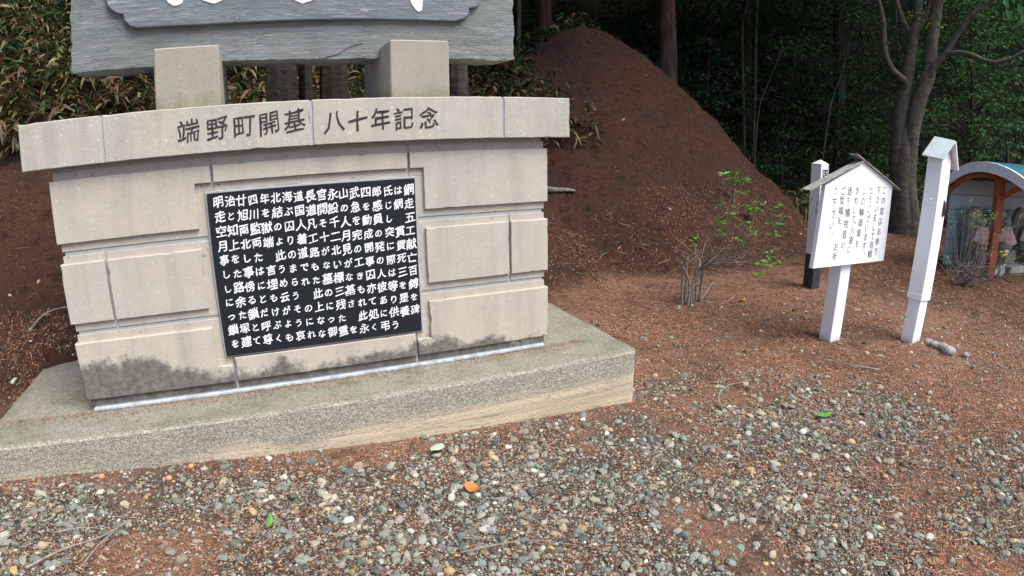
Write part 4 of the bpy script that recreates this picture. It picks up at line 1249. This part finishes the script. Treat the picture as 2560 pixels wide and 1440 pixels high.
# ------------------------------------------------------------------ bamboo grass on the banks
def sasa(n, region, rng, hmin, hmax, dry, margin=150):
    x = rng.uniform(region[0], region[1], n); y = rng.uniform(region[2], region[3], n)
    keep = region[4](x, y); x, y = x[keep], y[keep]
    P0 = np.stack([x, y, H(x, y)], -1)
    k_ = in_view(P0, margin); P0 = P0[k_]; m = len(P0)
    dry = dry(P0[:, 0], P0[:, 1]) if callable(dry) else np.full(m, dry)
    Ps, Ds, Ns, Ls, Ws, Dr, Cs = [], [], [], [], [], [], []
    hgt = rng.uniform(hmin, hmax, m); lean = rng.normal(0, .22, (m, 2))
    for j in range(8):
        f = rng.uniform(.35, 1.0, m)
        P = P0+np.stack([lean[:, 0]*hgt*f, lean[:, 1]*hgt*f, hgt*f], -1)
        a = rng.uniform(0, 6.283, m); up = rng.normal(.15, .35, m)
        D = np.stack([np.cos(a), np.sin(a), up], -1)
        N = np.tile([0, 0, 1.0], (m, 1))+rng.normal(0, .35, (m, 3))
        dr_ = rng.random(m) < dry
        green = np.array([(.035, .085, .02), (.022, .055, .016), (.055, .11, .028), (.03, .07, .022)])[rng.integers(0, 4, m)]
        tan = np.array([(.22, .17, .085), (.16, .11, .055), (.27, .23, .12), (.10, .065, .036), (.20, .105, .038), (.16, .17, .06)])[rng.integers(0, 6, m)]
        C = np.where(dr_[:, None], tan, green)*rng.uniform(.65, 1.2, (m, 1))
        Ps.append(P); Ds.append(D); Ns.append(N); Ls.append(rng.uniform(.12, .22, m)); Ws.append(rng.uniform(.022, .042, m)); Dr.append(rng.uniform(.2, .95, m)); Cs.append(C)
    c = lambda q: np.concatenate(q)
    return c(Ps), c(Ds), c(Ns), c(Ls), c(Ws), c(Dr), c(Cs)
b_ = np.random.default_rng(9)
R1 = (-9, 3.9, 1.6, 13, lambda x, y: (H(x, y) > 1.50-0.04*x+0.7*(fbm(x*1.2, y*1.2, 3)-0.5)) & (lefthill(x, y) > cone(x, y)-0.9))
R2 = (3.5, 16, 1.5, 15, lambda x, y: (x*0.45+y*0.89 > 7.1+0.9*(fbm(x, y, 3)-.5)) & (cone(x, y) < 0.15) & (np.hypot(x-8.37, y-2.78) > .35))
R3 = (2.2, 6.5, 5.0, 8.2, lambda x, y: (cone(x, y) > .1) & (y > 5.75+0.25*np.abs(x-3.4)))
dry1 = lambda x, y: np.clip(0.72-0.13*(H(x, y)-1.4), .2, .8)
S1 = list(sasa(17000, R1, b_, .10, .48, dry1)); S1[6] = S1[6]*np.array([.72, .68, .66])
S2 = sasa(14000, R2, b_, .18, .6, lambda x, y: np.where(x*.45+y*.89 < 9.3, .62, .3))
S3 = sasa(1100, R3, b_, .12, .4, .35)
for nm, S_, lb in (('bamboo_grass', S1, 'bamboo grass with many dry tan blades on the bank behind the memorial'),
                   ('bamboo_grass', [np.concatenate([a, b]) for a, b in zip(S2, S3)], 'green bamboo grass at the forest edge beyond the earth mound')):
    V, l, c = lance_geo(*S_[:6])
    tag(npmesh(nm, V, l, c, M['sasa_leaf'], None, np.repeat(S_[6], 6, axis=0)), lb, 'bamboo grass', kind='stuff')

# ------------------------------------------------------------------ trees
GREENS = [(.022, .068, .018), (.016, .050, .017), (.034, .088, .022), (.020, .060, .026), (.045, .105, .026)]
def clumps(rng, cen, rad, per, L, pal, updown=0.35, droop=0.25):
    cen = np.asarray(cen, float); rad = np.asarray(rad, float); K = len(cen)
    n = K*per
    d = rng.normal(size=(n, 3)); d /= np.linalg.norm(d, axis=1)[:, None]
    r = rng.random(n)**0.45
    P = np.repeat(cen, per, 0)+d*r[:, None]*np.repeat(rad, per, 0)
    D = d*np.array([1, 1, 0.2])+rng.normal(0, .5, (n, 3))*np.array([1, 1, .35]); D[:, 2] -= droop
    N = np.tile([0, 0, 1.0], (n, 1))+rng.normal(0, updown, (n, 3))
    Ls = rng.uniform(.7, 1.25, n)*L; W = Ls*rng.uniform(.42, .62, n)
    C = np.array(pal)[rng.integers(0, len(pal), n)]*np.repeat(rng.uniform(.6, 1.3, (K, 1)), per, 0)*rng.uniform(.75, 1.2, (n, 1))
    return P, D, N, Ls, W, C
t_ = np.random.default_rng(17)
def branch(mb, pts, rad, n=9, wob=0.05, k=4):
    p, r = smooth_path(pts, rad, k); mb.tube(p, r, n, True, wob)
def tall_tree(name, label, cat, x, y, h, r, bark_m, crown_z, crown_r, nclump, per, leaf, lean=(0, 0), group=None, pal=GREENS, flare=1.35):
    z0 = Hs(x, y)
    t = thing(name, label, cat, (x, y, z0), 0, group)
    mb = MB(); rr = random.Random(int(x*100+y*10))
    n = 9
    pts = []; rad = []
    for i in range(n):
        s = i/(n-1)
        pts.append((lean[0]*s+rr.uniform(-.02, .02)*h*.1, lean[1]*s+rr.uniform(-.02, .02)*h*.1, -0.25+h*s))
        rad.append(r*(1-0.72*s)*(flare if i == 0 else 1))
    branch(mb, pts, rad, 16, 0.06, 3)
    cen = []; rd = []
    for k in range(nclump):
        a = rr.uniform(0, 6.283); zz = rr.uniform(crown_z, h*1.02); s = (zz-crown_z)/max(.1, h-crown_z)
        q = crown_r*(1-0.55*s)*math.sqrt(rr.random())
        cx = lean[0]*zz/h+q*math.cos(a); cy = lean[1]*zz/h+q*math.sin(a)
        cen.append((cx, cy, zz)); w = rr.uniform(.35, .75)*max(.5, crown_r/3); rd.append((w, w, w*.45))
        if k % 3 == 0:
            zb = zz-0.25*q
            branch(mb, [(lean[0]*zb/h, lean[1]*zb/h, zb), (cx*.5+lean[0]*zb/h*.5, cy*.5, (zz+zb)/2+.1), (cx, cy, zz)], [r*.22, r*.13, r*.04], 6, 0, 2)
    mb.build('trunk', M[bark_m], t, True)
    build_leaves('crown', *clumps(t_, cen, rd, per, leaf, pal), M['leaf'], t)
    return t
tall_tree('conifer_tree', 'tall conifer with reddish furrowed trunk standing just right behind the mound', 'tree', 6.28, 6.99, 12.5, .205, 'pine_bark', 5.6, 7.0, 230, 70, .27)  # crown widened out of view to shade the mound
tall_tree('conifer_tree', 'conifer trunk rising behind the top of the mound, right of the slate slab', 'tree', 4.42, 8.76, 12.0, .185, 'pine_bark', 5.6, 7.0, 220, 70, .27)  # unseen crown enlarged as well, for more shade over the mound
tall_tree('young_tree', 'thin pale young trunk right beside the edge of the slate slab', 'tree', 3.50, 8.09, 8.5, .055, 'sapling_bark', 5.0, 1.8, 30, 60, .16, (.1, .2))
tall_tree('forest_tree', 'dark straight trunk deep in the forest left of the twin trunked tree', 'tree', 13.05, 7.83, 12.0, .19, 'dark_bark', 6.0, 6.0, 150, 70, .28)
tall_tree('forest_tree', 'dark trunk in the deep forest right of the conifer behind the mound', 'tree', 11.2, 9.6, 12.0, .15, 'dark_bark', 6.0, 6.0, 150, 70, .28)
tall_tree('bank_tree', 'tree on the bank hidden behind the slate slab with its crown overhead', 'tree', -1.4, 8.6, 11.0, .18, 'pine_bark', 5.4, 5.2, 110, 70, .22)  # unseen tree, its crown spread wide for shade below
tall_tree('bank_tree', 'tree behind the right part of the slate slab on the bank', 'tree', 1.5, 7.4, 10.5, .16, 'pine_bark', 5.4, 5.2, 120, 70, .22)  # also unseen, crown broadened to darken bank and mound
tall_tree('bank_tree', 'tree on the left bank whose branches overhang the bamboo grass', 'tree', -7.2, 7.6, 11.0, .18, 'pine_bark', 5.6, 5.0, 110, 70, .22)
# saplings and leaning stems in the forest shade
def sapling(label, stems, r0, leafc, group=None):
    x, y, z = stems[0][0]
    zg = min(z, Hs(x, y))-0.1
    t = thing('sapling', label, 'sapling', (x, y, zg), 0, group)
    mb = MB()
    for st in stems:
        pts = [(p[0]-x, p[1]-y, p[2]-zg) for p in st]
        pts[0] = (pts[0][0], pts[0][1], 0.0)
        branch(mb, pts, list(np.linspace(r0, r0*.45, len(pts))), 7, 0.04, 4)
    mb.build('trunk', M['sapling_bark'], t, True)
    cen = [(c[0]-x, c[1]-y, c[2]-zg) for c in leafc]
    rd = [(.5, .5, .13)]*len(cen)
    build_leaves('crown', *clumps(t_, cen, rd, 90, .10, GREENS), M['leaf'], t)
sapling('two pale slim stems side by side in the dark forest right of the conifer', [[(9.25, 7.68, 2.2), (9.16, 7.78, 3.9), (9.27, 7.67, 4.9), (9.4, 7.6, 6.6)], [(9.36, 7.57, 2.2), (9.39, 7.54, 3.9), (9.5, 7.5, 5.6)]], .045, [(9.3, 7.6, 6.6), (9.6, 7.5, 5.7), (9.0, 7.9, 5.9), (9.5, 7.2, 6.2), (9.2, 7.3, 5.2)])
sapling('thin bare stem leaning right in the forest left of the twin trunked tree', [[(9.59, 5.78, 1.3), (9.72, 5.6, 2.2), (9.88, 5.4, 3.08), (10.1, 5.2, 4.2)]], .025, [(10.1, 5.2, 4.3), (10.3, 5.0, 4.1), (9.9, 5.4, 4.6)])
sapling('short thin stem leaning right above the mound flank', [[(7.22, 5.47, 1.2), (7.25, 5.43, 1.9), (7.38, 5.29, 2.6), (7.6, 5.1, 3.3)]], .014, [(7.6, 5.1, 3.4), (7.8, 5.0, 3.25)])

# twin trunked tree by the shelter
tw = thing('twin_trunk_tree', 'smooth grey tree forking low into twin trunks with curving branches, behind the white posts', 'tree', (8.37, 2.78, Hs(8.37, 2.78)))
mb = MB(); o3 = np.array([8.37, 2.78, Hs(8.37, 2.78)])
def tb(pts, rad, n=12): branch(mb, [tuple(np.array(p)-o3) for p in pts], rad, n, 0.05, 5)
tb([(8.34, 2.82, -0.25), (8.32, 2.86, .15), (8.29, 2.91, .9), (8.265, 2.96, 1.6), (8.275, 2.935, 2.2), (8.31, 2.87, 2.67), (8.37, 2.77, 3.43), (8.42, 2.69, 4.05), (8.5, 2.7, 5.6)], [.24, .20, .155, .14, .135, .12, .10, .07, .04])
tb([(8.41, 2.72, -0.25), (8.42, 2.69, .3), (8.365, 2.785, 1.0), (8.375, 2.765, 1.8), (8.41, 2.68, 2.28), (8.49, 2.54, 2.82), (8.52, 2.50, 3.43), (8.57, 2.40, 4.05), (8.7, 2.2, 5.8)], [.22, .17, .15, .145, .14, .125, .115, .10, .04])
tb([(8.24, 2.93, 2.50), (8.13, 2.80, 2.63), (8.02, 2.96, 2.80), (7.96, 3.07, 3.05), (7.94, 3.1, 3.38), (7.93, 3.11, 3.66), (7.88, 3.18, 4.05), (7.7, 3.4, 5.2)], [.06, .062, .055, .05, .048, .045, .04, .02])
tb([(8.37, 2.78, -.25), (8.36, 2.80, .1), (8.33, 2.85, .8), (8.32, 2.86, 1.5), (8.325, 2.85, 2.0)], [.29, .235, .20, .17, .06], 14)
tb([(8.45, 2.50, 2.75), (8.45, 2.42, 2.92), (8.53, 2.27, 3.09), (8.62, 2.09, 3.43), (8.73, 1.85, 3.77), (8.87, 1.55, 4.03), (9.1, 1.1, 4.6)], [.07, .065, .055, .048, .042, .036, .018])
tb([(8.54, 2.25, 3.11), (8.56, 2.05, 3.14), (8.58, 1.83, 3.11), (8.68, 1.47, 2.99), (8.8, 1.17, 3.07), (8.87, 1.0, 3.17), (9.0, .6, 3.3)], [.045, .042, .04, .036, .032, .03, .015])
tb([(8.37, 2.77, 3.40), (8.28, 2.93, 3.7), (8.22, 3.03, 4.1), (8.1, 3.2, 5.0)], [.06, .05, .04, .02], 9)
tb([(8.37, 2.75, 3.45), (8.44, 2.62, 3.65), (8.5, 2.52, 3.95), (8.6, 2.45, 4.6)], [.055, .05, .04, .02], 9)
tb([(8.36, 2.72, 2.45), (8.32, 2.62, 2.62), (8.30, 2.55, 2.8)], [.018, .014, .006], 6)
mb.build('trunk', M['smooth_bark'], tw, True)
cen = []; rd = []; rr = random.Random(6)
for k in range(150):
    a = rr.uniform(0, 6.283); q = 5.2*math.sqrt(rr.random()); cen.append((q*math.cos(a)-2.2, q*math.sin(a)*.75-.2, rr.uniform(5.2, 8.2))); w = rr.uniform(.4, .8); rd.append((w, w, .3))  # unseen crown, shifted off the trunk towards the mound to shade it
A = clumps(t_, cen, rd, 70, .13, GREENS)
sp = np.array([[8.06, 2.70, 3.66], [8.10, 2.60, 3.72], [8.16, 2.53, 3.65], [8.22, 2.42, 3.62], [8.28, 2.33, 3.58], [8.33, 2.22, 3.55], [8.2, 2.47, 3.76]])-o3
B = clumps(t_, sp, np.full((len(sp), 3), .07), 7, .085, [(.16, .26, .04), (.10, .19, .03), (.24, .28, .05)])
build_leaves('crown', *[np.concatenate([a, b]) for a, b in zip(A, B)], M['leaf'], tw)

# understorey trees, each a leafy layered crown on a slim stem
def understory(label, x, y, ht, rad, nl, leaf=.10, bright=1.0, lay=.16):
    z0 = Hs(x, y)
    t = thing('understory_tree', label, 'tree', (x, y, z0), 0, 'leafy understorey trees at the forest edge')
    rr = random.Random(int(abs(x*77+y*31))); mb = MB()
    branch(mb, [(0, 0, -.2), (rr.uniform(-.1, .1), rr.uniform(-.1, .1), ht*.4), (rr.uniform(-.2, .2), rr.uniform(-.2, .2), ht)], [.05, .04, .012], 8)
    cen = []; rd = []
    for k in range(nl):
        a = rr.uniform(0, 6.283); zz = ht*rr.uniform(.25, 1.05); q = rad*math.sqrt(rr.random())*(1.1-.5*zz/ht)
        c = (q*math.cos(a), q*math.sin(a), zz); cen.append(c); w = rr.uniform(.22, .5); rd.append((w, w, lay*rr.uniform(.4, 1)))
        if k % 2 == 0: branch(mb, [(0, 0, zz-.3*q-.05), (c[0]*.5, c[1]*.5, zz-.06), c], [.018, .012, .004], 5, 0, 2)
    mb.build('trunk', M['dark_bark'], t, True)
    build_leaves('crown', *clumps(t_, cen, rd, 46, leaf, [tuple(v*bright for v in g) for g in GREENS], .3), M['leaf'], t)
understory('leafy fan of fresh green layered branches just right of the conifer behind the mound', 8.3, 8.2, 3.4, 1.2, 30, .10, 1.9)
understory('dark leafy bush between the two conifers behind the mound', 5.7, 9.0, 3.3, 1.3, 30)
understory('small leafy tree at the left edge of the conifer above the mound', 4.9, 7.9, 2.4, .9, 18)
understory('leafy tree at the top of the photo left of the twin trunked tree', 11.3, 6.6, 5.2, 1.7, 50, .10, 1.5)
understory('dense leafy tree directly behind the twin trunks', 11.0, 4.6, 4.6, 1.6, 40)
understory('bright dense foliage tree right of the twin trunked tree behind its long branch', 11.8, 3.2, 5.4, 1.9, 70, .10, 2.0)
understory('low dark leafy bush behind the cap of the prayer wheel post', 9.6, 3.3, 1.9, 1.2, 26)
understory('large leafy tree at the far right edge above the shelter', 11.2, 1.4, 5.2, 2.0, 70, .10, 1.7)
understory('dark leafy bush behind the blue roof of the shelter', 9.2, 1.2, 1.9, 1.2, 26)
understory('leafy bush low in the forest centre, left of the leaning stem', 9.0, 6.4, 1.7, 1.1, 22)

# deep forest foliage that reads as one mass
f_ = np.random.default_rng(31)
n = 13000
x = f_.uniform(2, 34, n); y = f_.uniform(-1, 34, n)
s = x*.45+y*.89
keep = (s > 9.9) & (s < 26) & (np.hypot(x-CAM[0], y-CAM[1]) < 42)
x, y = x[keep], y[keep]
z = H(x, y)+0.3+f_.random(len(x))**1.1*10.0
P = np.stack([x, y, z], -1); P = P[in_view(P, 500)]
rd = f_.uniform(.45, 1.0, (len(P), 1))*np.array([[1, 1, .32]])
tag(build_leaves('forest_foliage', *clumps(f_, P, rd, 42, .15, GREENS, .35), M['leaf']), 'dark dense foliage of the forest on the slope behind', 'forest', kind='stuff')

# ------------------------------------------------------------------ shrubs
def rosettes(rng, pts, per, L, pal, spread=.01):
    n = len(pts)*per
    P = np.repeat(np.array(pts), per, 0)+rng.normal(0, spread, (n, 3))
    a = np.tile(np.arange(per)*6.283/per, len(pts))+rng.uniform(0, .6, n)+np.repeat(rng.uniform(0, 6, len(pts)), per)
    D = np.stack([np.cos(a), np.sin(a), rng.uniform(-.15, .6, n)], -1)
    N = np.tile([0, 0, 1.0], (n, 1))+rng.normal(0, .25, (n, 3))
    Ls = L*rng.uniform(.7, 1.2, n)
    C = np.array(pal)[rng.integers(0, len(pal), n)]*rng.uniform(.75, 1.2, (n, 1))
    return P, D, N, Ls, Ls*rng.uniform(.36, .48, n), C
CL = [[2.09, 0.88, 1.18], [2.11, 0.76, 1.16], [2.27, 0.82, 1.14], [2.11, 0.8, 1.03], [2.16, 0.68, 1.05], [2.14, 0.96, 0.93], [2.44, 1.07, 0.89], [2.46, 0.95, 0.88], [2.49, 0.89, 0.87], [2.31, 0.65, 0.97], [2.53, 0.67, 0.92], [2.15, 0.86, 0.85], [2.06, 0.86, 0.81], [2.05, 0.82, 0.76], [2.22, 0.74, 0.81], [2.64, 0.87, 0.77], [2.67, 0.75, 0.76], [2.67, 0.72, 0.83], [2.48, 0.93, 0.7], [2.08, 0.86, 0.69], [1.96, 1.06, 0.63], [2.07, 1.19, 0.54], [2.39, 0.97, 0.61], [2.49, 0.97, 0.55], [2.54, 0.93, 0.65], [2.34, 0.5, 0.72], [2.54, 0.71, 0.53], [2.57, 0.73, 0.46], [2.44, 0.74, 0.43], [2.42, 0.49, 0.48], [2.48, 0.66, 0.42], [2.27, 0.58, 0.37]]
sb = np.array([2.09, 1.23, Hs(2.09, 1.23)])
sh = thing('azalea_shrub', 'sparse shrub with bare grey stems and bright green leaf tufts at the mound foot', 'shrub', tuple(sb))
mb = MB(); rr = random.Random(12); forks = []
for k in range(9):
    a = rr.uniform(0, 6.283); q = rr.uniform(.03, .13)
    b0 = (q*math.cos(a), q*.6*math.sin(a), -.05); h = rr.uniform(.28, .5)
    t1 = (b0[0]*1.5+rr.uniform(-.05, .08), b0[1]*1.4+rr.uniform(-.06, .03), h)
    branch(mb, [b0, (b0[0]*1.1+rr.uniform(-.02, .02), b0[1]*1.1, h*.5), t1], [.014, .011, .008], 6, .05, 3); forks.append(t1)
for c in CL:
    e = np.array(c)-sb
    f = min(forks, key=lambda q: abs(q[0]-e[0])+abs(q[1]-e[1])+rr.uniform(0, .25))
    m = (np.array(f)*.45+e*.55)+np.array([rr.uniform(-.05, .05), rr.uniform(-.05, .05), rr.uniform(-.08, .02)])
    branch(mb, [f, tuple(m), tuple(e)], [.0045, .003, .0018], 5, 0, 4)
    if rr.random() < .7:
        branch(mb, [tuple(m), tuple(m+np.array([rr.uniform(-.2, .2), rr.uniform(-.2, .2), rr.uniform(-.02, .16)]))], [.003, .0012], 4, 0, 2)
for f in forks:
    for q in range(2):
        branch(mb, [f, tuple(np.array(f)+np.array([rr.uniform(-.22, .3), rr.uniform(-.2, .1), rr.uniform(.0, .2)]))], [.005, .002], 5, 0, 3)
branch(mb, [(.12, -.05, .01), (.28, -.12, -.01), (.45, -.1, .03)], [.011, .009, .005], 6, .05, 3)
branch(mb, [(.1, -.02, .02), (.22, .02, .10), (.3, .04, .16)], [.010, .008, .004], 6, .05, 3)
mb.build('stems', M['twig_bark'], sh, True)
build_leaves('foliage', *rosettes(t_, np.array(CL)-sb, 7, .068, [(.13, .34, .045), (.18, .42, .07), (.09, .26, .04), (.06, .18, .035)], .012), M['leaf'], sh)
for (x, y, l) in ((4.05, 2.75, 'small fresh green seedling at the right edge of the mound, upper of two'), (4.2, 2.55, 'small green seedling at the right edge of the mound, left of the marker post')):
    z = Hs(x, y)
    t = thing('seedling', l, 'plant', (x, y, z))
    h = .42 if 'upper' in l else .22
    mb = MB(); branch(mb, [(0, 0, -.02), (.02, 0, h*.6), (0, .01, h)], [.006, .005, .003], 5); mb.build('stem', M['twig_bark'], t)
    build_leaves('foliage', *rosettes(t_, np.array([(0, .01, h), (.05, 0, h*.7), (-.05, .02, h*.75)]), 8, .10, [(.07, .20, .03), (.05, .15, .03)]), M['leaf'], t)
CL2 = [[5.29, 0.38, 0.82], [5.26, 0.34, 0.75], [5.08, 0.27, 0.72], [5.0, 0.11, 0.86], [5.35, 0.21, 1.0], [5.37, 0.14, 0.86], [5.37, 0.09, 0.87], [5.16, 0.06, 0.82], [5.11, 0.03, 0.74], [5.25, -0.01, 0.79], [5.16, -0.07, 0.74], [5.04, -0.19, 0.73], [5.11, -0.15, 0.83], [5.4, -0.05, 0.88], [4.99, -0.25, 0.89], [4.94, -0.13, 0.68], [5.36, -0.25, 0.7], [5.14, -0.26, 0.68], [5.34, -0.34, 0.62], [5.29, -0.34, 0.77], [5.13, -0.14, 0.56], [5.51, -0.02, 0.46], [5.03, -0.11, 0.49], [5.25, -0.32, 0.52], [5.16, -0.45, 0.5], [5.36, -0.24, 0.5], [5.23, -0.51, 0.55], [4.97, 0.25, 0.38], [5.18, 0.35, 0.27], [4.96, 0.22, 0.36]]
sb2 = np.array([5.3, 0.22, Hs(5.3, .22)])
sh2 = thing('twiggy_shrub', 'twiggy half bare shrub with small leaves in front of the shrine shelter', 'shrub', tuple(sb2))
mb = MB(); rr = random.Random(15)
for c in CL2:
    e = np.array(c)-sb2
    b0 = (rr.uniform(-.08, .08), rr.uniform(-.08, .08), -.03)
    m = e*np.array([.62, .62, .16])+np.array([rr.uniform(-.06, .06), rr.uniform(-.06, .06), .04])
    branch(mb, [b0, tuple(m), tuple(e)], [.006, .004, .0015], 5, 0, 4)
    for q in range(1):
        branch(mb, [tuple(m), tuple(m+np.array([rr.uniform(-.15, .15), rr.uniform(-.4, .25), rr.uniform(-.1, .16)]))], [.004, .0015], 4, 0, 3)
for k in range(12):
    a = rr.uniform(-2.6, .9); L = rr.uniform(.25, .75)
    branch(mb, [(0, 0, rr.uniform(.02, .15)), (L*.5*math.cos(a)*.5, L*.55*math.sin(a), rr.uniform(.1, .3)), (L*math.cos(a)*.5, L*math.sin(a), rr.uniform(.12, .5))], [.005, .0035, .0015], 4, 0, 3)
mb.build('stems', M['twig_bark'], sh2, True)
build_leaves('foliage', *rosettes(t_, np.array(CL2)-sb2, 9, .042, [(.13, .27, .05), (.17, .30, .07), (.09, .20, .04)], .03), M['leaf'], sh2)

# leaves hanging into the upper right corner
mb = MB()
tb([(8.87, 1.55, 4.03), (7.9, 1.15, 4.75), (6.4, .35, 4.9), (5.0, -.4, 4.3), (4.25, -.68, 3.55), (4.15, -.63, 3.2), (4.13, -.62, 2.95), (4.15, -.67, 2.8)], [.034, .03, .024, .016, .009, .006, .004, .002], 7)
mb.build('bough', M['smooth_bark'], tw, True)
hp = np.array([[4.12, -.59, 2.86], [4.15, -.65, 2.74], [4.17, -.70, 2.82], [4.18, -.73, 2.74], [4.13, -.60, 2.78], [4.11, -.56, 2.95], [4.19, -.76, 2.95], [4.16, -.66, 2.92]])-o3
m = len(hp)
D = t_.normal(0, .35, (m, 3)); D[:, 2] = -1
N = np.tile([-.8, -.4, .35], (m, 1))+t_.normal(0, .35, (m, 3))
tag(build_leaves('bough_leaves', hp, D, N, np.full(m, .12)*t_.uniform(.8, 1.1, m), np.full(m, .062), np.array([(.06, .22, .07)]*m)*t_.uniform(.7, 1.5, (m, 1)), M['leaf'], tw), 'fresh green leaves hanging into the top right corner')

# ------------------------------------------------------------------ loose things on the ground
def leaf_thing(name, label, x, y, size, mat, rz, curl=.25, asp=.6, lift=.012, tilt=(0, 0)):
    n = 9; vs = []; fs = []
    for i in range(n):
        s = i/(n-1); w = asp*.5*math.sin(math.pi*min(1, s*.93+.05))**.8
        for j in (-1, 0, 1):
            vs.append(((s-.5)*size, j*w*size, size*(curl*(s-.5)**2+(.10*abs(j)))))
    for i in range(n-1):
        for j in range(2): fs.append((i*3+j, (i+1)*3+j, (i+1)*3+j+1, i*3+j+1))
    o = MB().add(vs, fs).build(name, M[mat], None, True, loc=(x, y, Hs(x, y)+lift))
    o.rotation_euler = (tilt[0], tilt[1], rz)
    sm = o.modifiers.new('thickness', 'SOLIDIFY'); sm.thickness = .0012
    return tag(o, label, 'leaf')
leaf_thing('fallen_leaf', 'pale mint green leaf lying on gravel in front of the plinth', -.80, -.46, .075, 'pale_leaf', .5, .15, .75, .026)
leaf_thing('fallen_leaf', 'curled orange dry leaf on the gravel below the pale green leaf', -.765, -.84, .075, 'orange_leaf', -1.1, .9, .6, .024, (.3, 0))
leaf_thing('fallen_leaf', 'fresh green leaf lying on gravel below the notice board', 1.21, -1.00, .10, 'fresh_leaf', -.3, .3, .45, .02)
leaf_thing('fallen_leaf', 'small bright green leaf standing between stones at the bottom of the photo', -1.58, -.86, .055, 'fresh_leaf', 1.2, .4, .4, .03, (.0, -.5))
leaf_thing('fallen_leaf', 'orange leaf on the litter right of the shrub stems', 2.55, 1.02, .085, 'orange_leaf', .2, .6, .5, .015)
leaf_thing('fallen_leaf', 'cream dry leaf on the soil behind the right end of the plinth', .62, 1.35, .09, 'flower_yellow', .9, .7, .6, .02)
def twig(label, pts, r, mat='twig_bark', side=()):
    mb = MB()
    P = [(x, y, Hs(x, y)+r+.008+(dz if len(q) else 0)) for (x, y, *q) in pts for dz in (q[0] if q else 0,)]
    branch(mb, P, list(np.linspace(r, r*.45, len(P))), 6, .08, 5)
    for sd_ in side:
        Q_ = [(x, y, Hs(x, y)+r+.012+(q[0] if q else 0)) for (x, y, *q) in sd_]
        branch(mb, Q_, list(np.linspace(r*.7, r*.3, len(Q_))), 5, .08, 4)
    return tag(mb.build('fallen_twig', M[mat], None, True), label, 'twig')
twig('forked grey twig lying on gravel at the lower left corner', [(-2.47, -1.02, .01), (-2.35, -.93, .02), (-2.22, -.86, .02), (-2.12, -.76, .02)], .0055, side=[[(-2.26, -1.04, .01), (-2.22, -.93, .02), (-2.17, -.83, .02)], [(-2.42, -.82, .02), (-2.3, -.80, .02), (-2.22, -.82, .02)]])
twig('curved pale twig arching over the gravel right of the plinth', [(.78, -.62, .01), (.86, -.50, .03), (1.0, -.44, .04), (1.16, -.43, .02)], .0045)
twig('straight dark twig on the gravel at the bottom centre', [(-.95, -1.22, .015), (-.72, -1.24, .02), (-.55, -1.33, .01)], .003)
twig('long thin twig on the needle litter below the notice board', [(2.15, -.75, .005), (2.0, -.55, .01), (1.95, -.35, .01), (2.05, -.15, .01)], .006)
twig('thin stick across the left foot of the bank beside the plinth', [(-3.05, 1.0, .02), (-2.95, 1.15, .03), (-2.75, 1.28, .02), (-2.55, 1.3, .01)], .006)
twig('dark curved twig lying behind the prayer wheel post', [(3.3, .3, .01), (3.25, .6, .04), (3.4, .9, .03)], .007)
for (x, y, r, l) in ((-2.33, -.345, .017, 'orange pebble touching the plinth, leftmost of three'), (-2.01, -.42, .016, 'flat orange pebble in front of the plinth, nearest the gravel'), (-1.92, -.325, .015, 'round orange pebble touching the plinth, rightmost of three')):
    tag(MB().ell((0, 0, 0), (r, r*.9, r*.8), 10, 7, .15).build('pebble', M['orange_pebble'], None, True, loc=(x, y, Hs(x, y)+r*.5)), l, 'pebble', 'orange pebbles by the plinth')
# needles and dust swept against the wall on the plinth tread
m = 5200
px_ = g_.uniform(-2.9, .40, m); py_ = np.where(g_.random(m) < .6, -g_.random(m)**2*.10+.002, g_.uniform(-.26, .85, m))
k_ = ((py_ < .003) | (px_ < -2.42) | (px_ > .005)) & ((px_ < -2.2) | (fbm(px_*3, py_*3, 3) > .40))
px_, py_ = px_[k_], py_[k_]; m = len(px_); a = g_.uniform(0, 6.283, m)
tag(build_leaves('plinth_litter', np.stack([px_, py_, np.full(m, .3255)+g_.uniform(0, .006, m)], -1), np.stack([np.cos(a), np.sin(a), g_.normal(.02, .15, m)], -1), np.tile([0, 0, 1.0], (m, 1))+g_.normal(0, .3, (m, 3)), g_.uniform(.008, .028, m), g_.uniform(.0012, .003, m), NEED[g_.integers(0, 6, m)]*g_.uniform(.5, 1.0, (m, 1)), M['needle'], fold=0.0), 'brown needles and dust lying on the plinth along the foot of the wall', 'needles', kind='stuff')
# exposed root across the mound face
rp = [(.95, 2.70), (1.25, 2.66), (1.5, 2.62), (1.75, 2.6), (1.95, 2.62), (2.1, 2.66)]
mb = MB(); 
def on_slope(x, z):          # point of the mound face at height z
    ylo, yhi = 1.5, 5.5
    for _ in range(30):
        ym = (ylo+yhi)/2
        if Hs(x, ym) < z: ylo = ym
        else: yhi = ym
    return (x, ylo-.035, z+.02)
branch(mb, [on_slope(1.0, .93), on_slope(1.3, .90), on_slope(1.55, .89), on_slope(1.8, .85), on_slope(2.05, .84)], [.05, .055, .05, .035, .012], 9, .2, 5)
tag(mb.build('exposed_root', M['root_bark'], None, True), 'pale weathered root exposed across the mound face beside the memorial', 'root')
